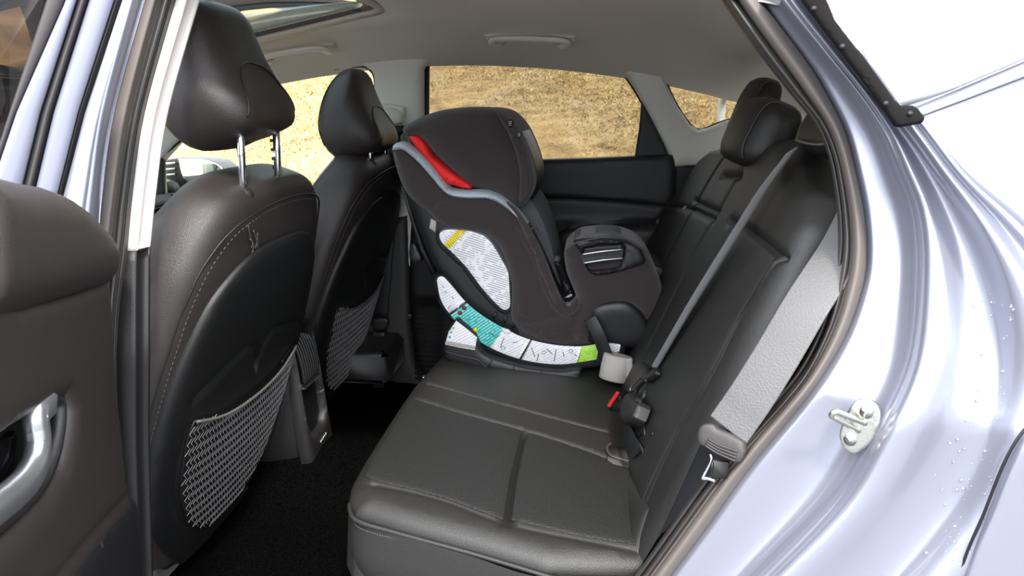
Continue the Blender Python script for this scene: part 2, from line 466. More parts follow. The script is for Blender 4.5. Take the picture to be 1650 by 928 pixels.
# straw tufts
rs = np.random.RandomState(3); tb = MB(); NT = 120000
vv = []; ff = []
cols_u = []
for i in range(NT):
    y = 5.2+13.9*rs.rand()**1.5
    az0, az1 = -.95, .42
    x = (az0+(az1-az0)*rs.rand())*(y+.85)
    z = HZ(x, y); s = .5+.5*rs.rand(); a = rs.rand()*6.28; l = .075*s*(1+y/14); wd = .0036*(1+y/8)
    dx, dy = math.cos(a)*l, math.sin(a)*l; hx, hy = -math.sin(a)*wd, math.cos(a)*wd
    k = len(vv); up = l*(.1+.35*rs.rand())
    vv += [(x-hx, y-hy, z-.01), (x+hx, y+hy, z-.01), (x+dx, y+dy, z+up)]
    ff.append((k, k+1, k+2))
sm = bpy.data.materials.new('straw'); sm.use_nodes = True; t = sm.node_tree; p = t.nodes['Principled BSDF']; p.inputs['Roughness'].default_value = .9
g = t.nodes.new('ShaderNodeNewGeometry'); r = t.nodes.new('ShaderNodeValToRGB')
r.color_ramp.elements[0].color = (*lin((122, 92, 52)), 1); r.color_ramp.elements[1].color = (*lin((240, 218, 158)), 1)
e = r.color_ramp.elements.new(.5); e.color = (*lin((200, 170, 108)), 1)
e = r.color_ramp.elements.new(.06); e.color = (*lin((110, 118, 60)), 1)
t.links.new(g.outputs['Random Per Island'], r.inputs[0]); t.links.new(r.outputs[0], p.inputs['Base Color'])
mk('dry_grass', vv, ff, sm, smooth=False, kind='stuff', label='pale dry grass blades lying on the slope outside', cat='grass')
# bare saplings seen through the roof glass
def tree(base, h, seed, label):
    rn = random.Random(seed); tr = MB()
    def br(p, d, L, r, dep):
        q = [p]; dd = d.copy()
        for k in range(4):
            dd = (dd+Vector((rn.uniform(-.12, .12), rn.uniform(-.12, .12), rn.uniform(-.02, .1)))).normalized()
            q.append(q[-1]+dd*(L/4))
        tr.add(*tube_vf(q, [r*(1-.15*i) for i in range(5)], 5))
        if dep:
            for k in range(4):
                nd = (dd+Vector((rn.uniform(-.7, .7), rn.uniform(-.7, .7), rn.uniform(0, .6)))).normalized()
                br(q[rn.choice((2, 3, 4))], nd, L*.66, r*.5, dep-1)
    br(Vector(base), Vector((0, 0, 1)), h*.5, .035, 3)
    return tr.build('bare_tree', 'bark', label=label, cat='tree')
tree((-9.2, 16.5, 2.7), 3.6, 4, 'leafless young tree beyond the roof glass, the thicker one')
tree((-10.3, 19, 3.0), 3.0, 9, 'thin leafless sapling beyond the roof glass at the far left')
# -------- headliner with the roof glass opening
SX0, SX1, SY0, SY1 = -1.60, -.585, .34, 1.105
xs = sorted(set([-2.0+.09*i for i in range(35)]+[SX0, SX1])); ys = sorted(set([.135+.04*i for i in range(33)]+[SY0, SY1, 1.425]))
ys = [y for y in ys if y <= 1.4251]; xs = [x for x in xs if x < 1.1]
vs = []; fs = []
def zl(x, y):
    z = zroof(x, y)
    dx = max(SX0-x, x-SX1, 0); dy = max(SY0-y, y-SY1, 0); d = math.hypot(dx, dy)
    return z+(-.012*math.exp(-((d-.05)/.03)**2)+.018*math.exp(-(d/.02)**2))
for k in (0, 1):
    for x in xs:
        for y in ys: vs.append((x, y, zl(x, y)+.02*k))
ny = len(ys); nx = len(xs); n0 = nx*ny
cell = lambda i, j: not (SX0-1e-6 <= xs[i] and xs[i+1] <= SX1+1e-6 and SY0-1e-6 <= ys[j] and ys[j+1] <= SY1+1e-6)
for i in range(nx-1):
    for j in range(ny-1):
        if cell(i, j):
            a = i*ny+j; fs.append((a, a+1, a+ny+1, a+ny)); fs.append((a+n0, a+n0+ny, a+n0+ny+1, a+n0+1))
mk('ceiling', vs, fs, 'headliner', kind='structure', label='warm grey cloth headliner', cat='headliner')
def ring(name, grow0, grow1, z0, z1, m, **k):
    """frame around the roof opening between two growths of its rounded outline"""
    def outline(g, z):
        o = []
        x0, x1, y0, y1 = SX0-g, SX1+g, SY0-g, SY1+g; r = .05
        for cx, cy, a0 in ((x1-r, y1-r, 0), (x0+r, y1-r, 90), (x0+r, y0+r, 180), (x1-r, y0+r, 270)):
            for q in range(7):
                a = math.radians(a0+15*q); x = cx+r*math.cos(a); y = cy+r*math.sin(a)
                o.append(Vector((x, y, zroof(x, y)+z)))
        return o
    rows = [outline(grow0, z0), outline(grow1, z0), outline(grow1, z1), outline(grow0, z1), outline(grow0, z0)]
    v, f = loft_vf(rows, closed=True)
    return mk(name, v, f, m, **k)
ring('trim_1', -.003, .016, .0, .013, 'headliner', kind='structure', label='pale lip around the roof opening', cat='trim')
ring('trim_2', -.032, .0, .008, .0145, 'gloss', kind='structure', label='glossy black border of the roof glass', cat='trim')
rows = [[Vector((x, y, zroof(x, y)+.0165)) for y in [SY0+(SY1-SY0)*i/16 for i in range(17)]] for x in [SX0+(SX1-SX0)*i/12 for i in range(13)]]
v, f = loft_vf(rows); n = len(v)
mk('window_1', v+[p+Vector((0, 0, .005)) for p in v], [g[::-1] for g in f]+[tuple(i+n for i in g) for g in f], 'glass_roof', kind='structure', label='tinted roof glass panel', cat='window')

# -------- far side wall
PW = plY(1.41)
FW = [(258, 262), (285, 232), (340, 190), (420, 140), (455, 124), (520, 114), (578, 107), (596, 113), (604, 130), (602, 165), (600, 215), (596, 262), (560, 300), (470, 312), (262, 318)]
RW = [(683, 255), (683, 150), (683, 112), (688, 101), (700, 98), (860, 98), (960, 104), (992, 109), (1004, 117), (1022, 142), (1045, 183), (1068, 228), (1083, 262), (880, 266), (700, 268)]
QW = [(1071, 127), (1079, 120), (1110, 123), (1150, 133), (1176, 146), (1200, 160), (1215, 180), (1165, 196), (1140, 206), (1125, 209), (1112, 201), (1092, 172), (1076, 140)]
OUT = [(60, 40), (440, 70), (700, 52), (900, 62), (1100, 80), (1330, 120), (1330, 262), (1120, 266), (1090, 268), (1086, 272), (680, 274), (668, 430), (590, 440), (592, 320), (560, 330), (160, 345)]
mkt = puff('trim_3', uv(PW, OUT), PW, .022, .022, .03, 'pillar', None, res=.03, holes=[uv(PW, FW), uv(PW, RW), uv(PW, QW)], kind='structure', label='pale grey pillar trim around the far windows', cat='trim')
def seal(name, px, Y, r, m, **k):
    P = catmull([onY(a[0], a[1], Y) for a in px], 4, True); P.append(P[0])
    v, f = tube_vf(P, r, 6, False); return mk(name, v, f, m, **k)
seal('trim_4', RW, 1.425, .0065, 'black', kind='structure', label='black seal around far rear window', cat='trim')
seal('trim_5', QW, 1.42, .0045, 'black', kind='structure', label='black seal around the small far quarter window', cat='trim')
seal('trim_27', [(a[0]+(a[0]-1135)*.13, a[1]+(a[1]-160)*.13) for a in QW[:7]+QW[7:]], 1.392, .007, 'pillar', kind='structure', label='added pale bead around the small far quarter window, standing in for its lit reveal', cat='trim')  # added raised bead, catches light in place of the recessed reveal
seal('trim_6', FW, 1.405, .004, 'black', kind='structure', label='black seal around far front window', cat='trim')
def pane(name, px, Y, m, lab):
    pl = plY(Y); return puff(name, uv(pl, px), pl, .001, .002, .004, m, None, res=.2, kind='structure', label=lab, cat='window')
grow = lambda px, s: [((a[0]-sum(q[0] for q in px)/len(px))*s+sum(q[0] for q in px)/len(px), (a[1]-sum(q[1] for q in px)/len(px))*s+sum(q[1] for q in px)/len(px)) for a in px]
pane('window_2', grow(FW, 1.03), 1.445, 'glass_c', 'clear far front door glass')
pane('window_3', grow(RW, 1.03), 1.445, 'glass_t', 'tinted far rear door glass')
pane('window_4', grow(QW, 1.05), 1.45, 'glass_t', 'small tinted quarter glass behind the far door')
pl = plY(1.415)
puff('trim_7', uv(pl, [(1034, 158), (1046, 178), (1068, 222), (1090, 268), (1085, 275), (1018, 262), (1023, 252), (1030, 205)]), pl, .008, .008, .01, 'plastic', None, kind='structure', label='dark triangular panel at the rear corner of the far window', cat='trim')
# glass run along the front of the far rear window
v, f = sweep_vf([onY(689, 104, 1.43), onY(688, 180, 1.43), onY(688, 262, 1.43)], [(-.007, -.004), (.007, -.004), (.007, .004), (-.007, .004)], (0, -1, 0)); mk('trim_8', v, f, 'rubber', kind='structure', label='dark glass run at the front of far rear window', cat='trim')
# far rear door panel
pl = plY(1.40)
arm = uv(pl, [(880, 400), (890, 386), (905, 373), (935, 362), (1000, 358), (1070, 356)])
crs = [(uv(pl, [(700, 312), (858, 318), (960, 321), (1090, 333)]), .006, .005), (arm, .010, .006)]
zarm = arm[-1][1]
def armb(u, v, d):
    return .035*(1/(1+math.exp((v-(zarm-.012))/.006)))*(1/(1+math.exp(-(u-arm[1][0])/.01))) - (.02 if v < .62 else 0)*1/(1+math.exp((v-.6)/.01))
DP = [(668, 268), (860, 257), (960, 254), (1022, 251), (1084, 249), (1090, 275), (1086, 320), (1062, 360), (1045, 410), (1080, 520), (1090, 640), (760, 660), (700, 640), (672, 590), (662, 520), (660, 400)]
puff('wall_right', uv(pl, DP), pl, .02, .02, .02, 'plastic', None, res=.014, creases=crs, extra=armb, kind='structure', label='dark far rear door panel with armrest', cat='door panel')
pl = plY(1.425)
puff('trim_9', uv(pl, [(1078, 255), (1098, 262), (1150, 262), (1150, 420), (1060, 520), (1040, 420), (1085, 330)]), pl, .008, .01, .01, 'black', None, res=.03, kind='structure', label='black door opening seal behind the far door panel', cat='trim')
# lower far pillar and sill
pl = plY(1.395)
puff('trim_10', uv(pl, [(560, 400), (640, 350), (658, 345), (660, 430), (661, 520), (668, 580), (686, 630), (700, 660), (690, 720), (540, 720), (540, 560)]), pl, .02, .02, .02, 'pillar_d', None, res=.02, kind='structure', label='dark grey lower far door pillar', cat='trim')
pl = plY(1.385)
puff('trim_11', uv(pl, [(630, 500), (664, 506), (663, 515), (628, 520)]), pl, .003, .004, .01, 'black', None, res=.02, kind='structure', label='thin dark joint across the lower far pillar', cat='trim')
o = onY(610, 650, 1.3)
v, f = box_vf((o.x-.02, 1.28, .43), (.20, .22, .12), None, .02); mk('trim_12', v, f, 'plastic', kind='structure', label='dark sill box at the foot of far pillar', cat='trim')
g = MB()
for i in range(14):
    a = onY(668, 505+8*i, 1.37); c = onY(714-i*.5, 508+8*i, 1.37); g.add(*tube_vf([a, c], .0022, 5))
g.build('trim_13', 'plastic', kind='structure', label='ribbed speaker grille low on the far door', cat='grille')
v, f = box_vf((-.45, 1.47, .62), (2.6, .04, .66), None, .01); mk('wall_right_outer', v, f, 'black', kind='structure', label='dark far body shell behind the door panels', cat='body panel')
# floor
def fl(x, y): return .30+.10*math.exp(-((y-.73)/.13)**4)
xs = [-1.6+.05*i for i in range(34)]; ys = [.0+.05*i for i in range(29)]
vs = [(x, y, fl(x, y)+.004*math.sin(31*x+17*y)) for x in xs for y in ys]; n = len(vs); ny = len(ys)
fs = [(i*ny+j, (i+1)*ny+j, (i+1)*ny+j+1, i*ny+j+1) for i in range(len(xs)-1) for j in range(ny-1)]
mk('floor', vs+[(a[0], a[1], .24) for a in vs], fs+[tuple(i+n for i in g[::-1]) for g in fs], 'carpet', kind='structure', label='black carpeted car floor', cat='floor')
# tailgate side, rear of cabin, front bulkhead, near front door: the rest of the box
v, f = box_vf((1.10, .74, .80), (.05, 1.3, 1.25), None, .02); mk('wall_rear', v, f, 'plastic', kind='structure', label='dark inner tailgate behind the rear seat', cat='tailgate')
v, f = box_vf((.75, 1.43, .75), (.72, .05, .75), None, .02); mk('wall_rear_right', v, f, 'plastic', kind='structure', label='dark cargo side trim on the far side', cat='trim')
# light trim edge of the tailgate pillar beside the centre head restraint
a = [onP(px, py, (Vector((.47, 0, 0)), Vector((0, 1, 0)), Vector((0, 0, 1)), Vector((-1, 0, 0)))) for px, py in ((1176, 140), (1164, 160), (1161, 200), (1163, 235), (1168, 262))]
v, f = sweep_vf(catmull(a, 6), [(-.014, -.012), (.014, -.012), (.018, .0), (.010, .010), (-.010, .010), (-.018, 0)], (-1, -.2, 0)); mk('trim_14', v, f, 'pillar', kind='structure', label='narrow pale tailgate pillar trim beside the middle head restraint', cat='trim')
# dashboard
d = empty('dashboard', (-1.62, 1.0, .6), 'dark dashboard end with air vent beneath the far mirror', 'dashboard')
v, f = box_vf((-1.70, .80, .80), (.50, 1.18, .27), None, .05); mk('dash_body', v, f, 'plastic', d)
v, f = box_vf((-1.66, .82, .945), (.46, 1.12, .04), None, .015); mk('dash_top', v, f, 'pillar_d', d)
for i in range(3):
    v, f = box_vf((-1.44, 1.28, .895-.028*i), (.03, .17, .008), None, .003); mk('vent_slat', v, f, 'satin' if i == 1 else 'plastic', d)
v, f = box_vf((-1.452, 1.28, .87), (.01, .19, .09), None, .004); mk('vent_recess', v, f, 'black', d)
v, f = box_vf((-1.43, 1.28, .815), (.03, .20, .012), None, .004); mk('vent_trim', v, f, 'satin', d)
# door panel top under the far front window
pl = plY(1.40)
puff('wall_right_front', uv(pl, [(140, 310), (262, 312), (330, 312), (480, 308), (600, 300), (600, 600), (140, 600)]), pl, .015, .015, .02, 'plastic', None, res=.05, kind='structure', label='dark far front door panel', cat='door panel')
pl = plY(1.378)
puff('trim_15', uv(pl, [(238, 275), (258, 255), (264, 258), (264, 314), (236, 316)]), pl, .004, .004, .01, 'plastic', None, kind='structure', label='black sail panel at the front of far front window', cat='trim')
# near front door inside (behind the near pillar)
v, f = box_vf((-1.35, -.03, .62), (1.15, .05, .55), None, .02); mk('wall_left_front', v, f, 'doorplastic', kind='structure', label='near front door panel', cat='door panel')
# side mirror outside
mr = empty('side_mirror', (-1.45, 1.62, 1.0), 'black door mirror outside the far front window', 'mirror')
pl = plY(1.62)
puff('housing', uv(pl, [(262, 262), (270, 257), (300, 254), (340, 258), (358, 268), (372, 285), (374, 310), (262, 312)]), pl, .012, .015, .10, 'plastic', mr, res=.02, smooth_outline=3)
pl2 = plY(1.600)
puff('mirror_face', uv(pl2, [(288, 260), (292, 256), (325, 257), (350, 265), (362, 280), (360, 300), (340, 308), (306, 310), (296, 290)]), pl2, .002, .003, .006, 'mirror', mr, res=.03, smooth_outline=3)
for i in range(3):
    a = onY(268, 264+9*i, 1.60); c = onY(282, 263+9*i, 1.60); v, f = tube_vf([a, c], .005, 6); mk('rib', v, f, 'satin', mr)
v, f = tube_vf([onY(268, 300, 1.60), Vector((-1.5, 1.47, .97))], .03, 8); mk('arm', v, f, 'plastic', mr)

# -------- near door opening: weatherstrip and painted body side
C0 = [(1150, -30), (1168, 0), (1226, 82), (1280, 151), (1320, 200), (1342, 251), (1353, 310), (1358, 360), (1358, 405), (1350, 455), (1332, 525), (1296, 600), (1252, 655), (1190, 722), (1126, 800), (1034, 928), (1000, 970)]
C1 = [(1205, -30), (1226, 0), (1301, 100), (1332, 151), (1362, 212), (1380, 281), (1392, 339), (1397, 400), (1392, 455), (1367, 531), (1332, 595), (1293, 650), (1207, 755), (1140, 848), (1080, 928), (1048, 970)]
C2 = [(1252, -30), (1268, 0), (1332, 79), (1386, 145), (1431, 212), (1460, 281), (1482, 340), (1491, 420), (1486, 540), (1470, 615), (1429, 700), (1364, 810), (1250, 928), (1200, 975)]
C3 = [(1272, -30), (1290, 0), (1362, 97), (1404, 151), (1441, 201), (1475, 250), (1512, 320), (1545, 410), (1562, 520), (1552, 620), (1520, 710), (1462, 810), (1370, 928), (1330, 980)]
C4 = [(1300, -30), (1322, 0), (1392, 93), (1440, 160), (1488, 194), (1560, 284), (1650, 365), (1760, 480), (1830, 620), (1830, 780), (1760, 900), (1650, 1000)]
NR = 60
def pxrow(c): return [(p.x, p.y) for p in resample(catmull([(a[0], a[1], 0) for a in c], 8), NR)]
def rowmix(a, b, t): return [(p[0]*(1-t)+q[0]*t, p[1]*(1-t)+q[1]*t) for p, q in zip(a, b)]
def pxpl(row, off): return [onF(p[0], p[1], lambda x, z: B(z)+off) for p in row]
R0, R1, R2, R3, R4 = map(pxrow, (C0, C1, C2, C3, C4))
def smooth_rows(rows, n=4):
    """rows of 3-D points densified across by Catmull-Rom"""
    out = [[] for _ in range((len(rows)-1)*n+1)]
    for k in range(len(rows[0])):
        for i, p in enumerate(catmull([r[k] for r in rows], n)): out[i].append(p)
    return out
def thick(rows, m, name, push, parent=None, kind='structure', **k):
    v, f = loft_vf(rows); n = len(v); push = Vector(push)
    v2 = [p+push for p in v]; nr = len(rows); nc = len(rows[0])
    fs = [g[::-1] for g in f]+[tuple(i+n for i in g) for g in f]
    rim = [i for i in range(nc)]+[i*nc+nc-1 for i in range(1, nr)]+[(nr-1)*nc+i for i in range(nc-2, -1, -1)]+[i*nc for i in range(nr-2, 0, -1)]
    for a, b_ in zip(rim, rim[1:]+rim[:1]): fs.append((a, b_, b_+n, a+n))
    return mk(name, v+v2, fs, m, parent, kind=kind, **k)
ws = [(0, .03), (.02, .012), (.10, -.003), (.20, -.006), (.29, .0), (.34, .008)]
thick(smooth_rows([pxpl(rowmix(R0, R1, t), o) for t, o in ws], 3), 'rubber', 'trim_16', (0, .02, 0), label='dark inner rubber bead of the door opening', cat='weatherstrip')
ws = [(.33, .010), (.38, .0), (.50, -.014), (.66, -.020), (.84, -.014), (.96, .0), (1.0, .015)]
thick(smooth_rows([pxpl(rowmix(R0, R1, t), o) for t, o in ws], 3), 'rubber_l', 'trim_17', (0, .02, 0), label='soft grey outer lip of the door opening weatherstrip', cat='weatherstrip')
js = [(R1, R2, 0, .012), (R1, R2, .10, .004), (R1, R2, .35, -.002), (R1, R2, .6, -.012), (R1, R2, .80, -.032), (R1, R2, .93, -.058), (R2, R3, .05, -.076), (R2, R3, .4, -.083), (R2, R3, .95, -.072),
      (R3, R4, .18, -.078), (R3, R4, .34, -.104), (R3, R4, .5, -.119), (R3, R4, .62, -.105), (R3, R4, .74, -.101), (R3, R4, .88, -.110), (R3, R4, 1.0, -.10)]
thick(smooth_rows([pxpl(rowmix(a, b_, t), o) for a, b_, t, o in js], 3), 'paint', 'wall_left', (0, .02, 0), label='silver blue painted door jamb and rear fender', cat='body panel')
# shoulder above the crease, under the quarter glass
C5 = [(1484, 188), (1560, 160), (1650, 126), (1800, 70)]; C4b = [(1486, 193), (1560, 284), (1650, 365), (1790, 500)]
C6 = [(1462, 172), (1545, 137), (1650, 92), (1800, 30)]
ra, rb, rc = [[(p.x, p.y) for p in resample(catmull([(a[0], a[1], 0) for a in c], 8), 24)] for c in (C4b, C5, C6)]
thick(smooth_rows([pxpl(ra, -.10), pxpl(rowmix(ra, rb, .3), -.098), pxpl(rowmix(ra, rb, .7), -.075), pxpl(rb, -.06)], 3), 'paint', 'wall_left_shoulder', (0, .02, -.005), label='silver rear shoulder panel below near quarter glass', cat='body panel')
thick(smooth_rows([pxpl(rowmix(rb, rc, .06), -.062), pxpl(rowmix(rb, rc, .5), -.058), pxpl(rc, -.05)], 2), 'paint', 'wall_left_rail', (0, .02, -.005), label='narrow silver rail directly below near quarter glass', cat='body panel')
# quarter glass of the near side
qp = [(1316, -40), (1327, 12), (1390, 88), (1440, 158), (1452, 176), (1548, 140), (1655, 94), (1800, 34), (1800, -40)]
qpl = (Vector((.5, -.06+B(1.3), 1.3)), Vector((1, 0, 0)), Vector((0, .287, .958)), Vector((0, -.958, .287)))
puff('window_5', uv(qpl, qp), qpl, .002, .003, .006, 'glass_q', None, res=.1, kind='structure', label='pale reflecting quarter glass behind the open door', cat='window')
# black window trim with fixings
bt = [(1284, -34), (1294, 0), (1331, 48), (1368, 97), (1409, 151), (1444, 201), (1452, 203), (1487, 197), (1490, 190), (1480, 176), (1470, 170), (1452, 170), (1440, 160), (1392, 93), (1345, 33), (1318, -34)]
bpl = (qpl[0]+qpl[3]*.066, *qpl[1:])
to = puff('trim_18', uv(bpl, bt), bpl, .003, .004, .006, 'matte', None, res=.01, kind='structure', label='dark rubber window trim strip with small fixings', cat='trim')
for px, py in ((1311, 14), (1357, 75), (1427, 167), (1466, 183)):
    c = onP(px, py, bpl, .004); v, f = tube_vf([c+bpl[3]*-.002, c+bpl[3]*.0015], .0028, 10); mk('fixing', v, f, 'black', to)
# rain drops on the rear fender
rd = random.Random(5); g = MB()
for i in range(170):
    t_ = rd.random(); px = 1560+rd.gauss(0, 38)+20*(t_-.5); py = 470+rd.random()*440; px += (690-py)*.10
    if px > 1640: continue
    c = onF(px, py, lambda x, z: B(z)-.100)
    # settle on the painted surface
    kk = min(range(NR), key=lambda i_: abs(R3[i_][1]-py)); wx = (px-R3[kk][0])/max(1, R4[min(NR-1, kk)][0]-R3[kk][0]); wx = min(1, max(0, wx))
    off = float(np.interp(wx, [0, .18, .34, .5, .62, .74, .88, 1], [-.070, -.078, -.104, -.119, -.105, -.101, -.110, -.10]))
    c = onF(px, py, lambda x, z: B(z)+off-.0005); s = .0006+.0013*rd.random()**3
    ring_ = [[c+Vector((math.cos(a)*s*q, -s*h, math.sin(a)*s*q*1.15)) for a in [k*math.pi/4 for k in range(8)]] for q, h in ((1, 0), (.85, .35), (.45, .6))]
    g.add(*loft_vf(ring_, closed=True, cap=True))
g.build('rain_drops', 'chrome_soft', kind='stuff', label='rain drops scattered on the silver rear fender', cat='water drops')
# wheel-arch edge
wa = [(1700, 650), (1650, 693), (1617, 748), (1585, 828), (1562, 880), (1540, 940)]
P = catmull([onF(a[0], a[1], lambda x, z: B(z)-.116) for a in wa], 8)
v, f = sweep_vf(P, [(-.0012, -.001), (.0012, -.001), (.0012, .0012), (-.0012, .0012)], (0, -1, 0)); mk('trim_19', v, f, 'black', kind='structure', label='dark seam along the rear wheel arch', cat='trim')
wb = [(a[0]+35, a[1]+4) for a in wa]; wc = [(a[0]+120, a[1]+30) for a in wa]
rr = [[(p.x, p.y) for p in resample(catmull([(a[0], a[1], 0) for a in c], 8), 24)] for c in (wa, wb, wc)]
rr[0] = [(a[0]+5, a[1]) for a in rr[0]]
thick(smooth_rows([pxpl(rr[0], -.108), pxpl(rowmix(rr[0], rr[1], .3), -.122), pxpl(rr[1], -.126), pxpl(rowmix(rr[1], rr[2], .5), -.124), pxpl(rr[2], -.12)], 3), 'paint', 'trim_20', (0, .02, 0), label='silver wheel arch flare', cat='body panel')
# striker
st = empty('door_striker', onF(1392, 690, lambda x, z: B(z)-.03), 'zinc door striker loop bolted on the painted jamb', 'door striker')
def J(px, py, off): return onF(px, py, lambda x, z: B(z)+off)
c = J(1390, 690, -.045); jx = (J(1400, 690, -.045)-c).normalized(); jN = Vector((-.45, -.88, .1)).normalized()
spl = (c, (Vector((1, 0, 0))-jN*jN.x).normalized(), jN.cross((Vector((1, 0, 0))-jN*jN.x).normalized()), jN)
puff('plate', uv(spl, [(1372, 652), (1385, 643), (1405, 645), (1418, 660), (1416, 690), (1402, 715), (1380, 731), (1362, 724), (1353, 706), (1356, 685)]), spl, .003, .004, .004, 'steel', st, res=.006, smooth_outline=3)
for px, py in ((1396, 664), (1370, 708)):
    q = onP(px, py, spl, .004); v, f = tube_vf([q-spl[3]*.003, q+spl[3]*.003], .0075, 14); mk('bolt', v, f, 'steel', st)
    v, f = tube_vf([q, q+spl[3]*.0042], .0035, 6); mk('bolt_socket', v, f, 'satin', st)
q = onP(1394, 682, spl, .002); q2 = onP(1384, 694, spl, .002)
tip = onP(1345, 664, spl, .038); tip2 = onP(1340, 670, spl, .036)
v, f = tube_vf(catmull([q, q.lerp(tip, .8)+Vector((0, 0, .001)), tip, tip2, q2.lerp(tip2, .8), q2], 8), .0036, 10); mk('loop', v, f, 'steel', st)
q = onP(1432, 706, spl, .0); v, f = tube_vf([q, q+spl[3]*.012+Vector((-.004, 0, .003))], .002, 8); mk('pin', v, f, 'steel', st)

# -------- near pillar strips
def vstrip(name, La, Lb, offs, m, push=(0, .03, 0), kind='structure', label=None, cat=None, surf=None, parent=None):
    A = [(p.x, p.y) for p in resample(catmull([(a[0], a[1], 0) for a in La], 6), 30)]; Bq = [(p.x, p.y) for p in resample(catmull([(a[0], a[1], 0) for a in Lb], 6), 30)]
    rows = smooth_rows([[onF(p[0], p[1], lambda x, z: B(z)+o) for p in rowmix(A, Bq, t)] for t, o in offs], 3)
    return thick(rows, m, name, push, label=label, cat=cat)
gl = [(200, -30), (191, 0), (131, 180), (97, 315), (70, 440)]
gh = [(206, -30), (197, 0), (147, 180), (119, 315), (95, 440)]
hi_ = [(226, -30), (216, 0), (168, 180), (147, 315), (132, 440)]
ij = [(240, -30), (232, 0), (183, 180), (163, 315), (156, 440)]
A_, B_, C_, D_ = [[(p.x, p.y) for p in resample(catmull([(a[0], a[1], 0) for a in q], 6), 30)] for q in (gl, gh, hi_, ij)]
thick(smooth_rows([pxpl(A_, -.012), pxpl(rowmix(A_, B_, .5), -.026), pxpl(B_, -.032), pxpl(rowmix(B_, C_, .6), -.033), pxpl(C_, -.028), pxpl(rowmix(C_, D_, .5), -.018), pxpl(D_, .0)], 3), 'paint', 'trim_21', (0, .03, 0), label='silver painted centre pillar beside the open door', cat='body panel')
jl = [(240, -30), (232, 0), (183, 180), (164, 315), (159, 400), (157, 500), (160, 600), (172, 700), (184, 790), (205, 930), (212, 970)]
jk = [(261, -30), (252, 0), (205, 180), (184, 315), (174, 400), (168, 500), (168, 600), (177, 700), (188, 790), (208, 930), (214, 970)]
kl = [(292, -30), (282, 0), (232, 180), (212, 315), (204, 404), (190, 500), (186, 600), (190, 700), (197, 790), (211, 930), (216, 970)]
lr = [(313, -30), (303, 0), (252, 180), (232, 315), (222.5, 404), (222, 500), (222, 600), (222, 700), (224, 790), (228, 930), (229, 970)]
vstrip('trim_22', jl, jk, [(0, .0), (.2, -.006), (.8, -.006), (1, .002)], 'rubber_l', label='soft grey seal strip on the near pillar', cat='weatherstrip')
vstrip('trim_23', jk, kl, [(0, .012), (.14, .006), (.22, .016), (.30, .016), (.42, .0), (.58, .0), (.72, .014), (.85, .012), (1, .02)], 'rubber', label='grooved dark rubber seal on the near pillar', cat='weatherstrip')
kl1 = kl[:5]; lr1 = lr[:5]
vstrip('trim_24', kl1, lr1, [(0, .03), (.1, .022), (.85, .026), (1, .036)], 'cream', label='bright pale upper trim of near pillar', cat='trim')
vstrip('trim_25', kl[4:], lr[4:], [(0, .03), (.1, .022), (.85, .026), (1, .036)], 'plastic', label='dark lower trim of near pillar', cat='trim')

# -------- open near rear door
dU = Vector((-.42, .9075, 0)).normalized(); dV = Vector((0, 0, 1)); dN = Vector((.9075, .42, 0)).normalized()
DPL = (Vector((-.645, -.06, .9)), dU, dV, dN)
dr = empty('door_1', (-.66, -.06, .45), 'open near rear door with dark inner panel and silver window frame', 'door', kind='structure')
low = [(-90, 470), (0, 490), (100, 470), (158, 446), (161, 500), (166, 600), (176, 700), (183, 770), (190, 800), (205, 900), (214, 975), (-90, 975)]
crd = [(uv(DPL, [(200, 785), (150, 835), (90, 900), (40, 960)]), .004, .004)]
rec = uv(DPL, [(-60, 735), (0, 690), (50, 660), (84, 642), (92, 646), (94, 665), (90, 700), (78, 755), (52, 797), (0, 846), (-60, 895)])
puff('lower_panel', uv(DPL, low), DPL, .018, .02, .03, 'doorplastic', dr, res=.012, creases=crd, holes=[rec])
pad = [(-90, 268), (0, 291), (40, 298), (80, 312), (112, 334), (138, 360), (154, 388), (160, 412), (158, 445), (152, 463), (100, 478), (40, 497), (0, 509), (-90, 535)]
puff('upper_pad', uv(DPL, pad), DPL, .035, .04, .02, 'doorplastic', dr, res=.012)
puff('kick_panel', uv(DPL, [(196, 805), (150, 850), (95, 912), (50, 975), (212, 975), (204, 900)]), (DPL[0]+DPL[3]*.004, *DPL[1:]), .018, .012, .005, 'black', dr, res=.02)
puff('handle_recess', rec, (DPL[0]-DPL[3]*.022, *DPL[1:]), .002, .003, .006, 'black', dr, res=.02)
hb = uv(DPL, [(-60, 770), (0, 722), (40, 700), (52, 690), (56, 700), (50, 730), (40, 760), (10, 790), (-60, 840)])
puff('release_cup', hb, (DPL[0]-DPL[3]*.016, *DPL[1:]), .004, .006, .004, 'gloss', dr, res=.02)
HP = catmull([onP(a, b_, DPL, .012) for a, b_ in ((82, 650), (66, 668), (68, 690), (70, 715), (64, 750), (48, 778), (22, 803), (0, 820), (-60, 868))], 8)
v, f = sweep_vf(HP, [(-.017, -.008), (-.010, .004), (.008, .007), (.017, -.002), (.012, -.012), (-.012, -.014)], dN); mk('pull_handle', v, f, 'satin', dr, label='bright satin metal door handle')
HP2 = catmull([onP(a, b_, DPL, .006) for a, b_ in ((70, 645), (92, 646), (96, 668), (92, 705), (82, 745), (62, 785), (30, 820), (0, 845), (-60, 893))], 8)
v, f = sweep_vf(HP2, [(-.007, -.006), (-.003, .006), (.003, .006), (.008, -.006)], dN); mk('handle_bezel', v, f, 'plastic', dr)
fN = Vector((.45, -.893, 0)).normalized(); FPL = (Vector((-.645, -.06, .9)), Vector((.893, .45, 0)).normalized(), dV, fN)
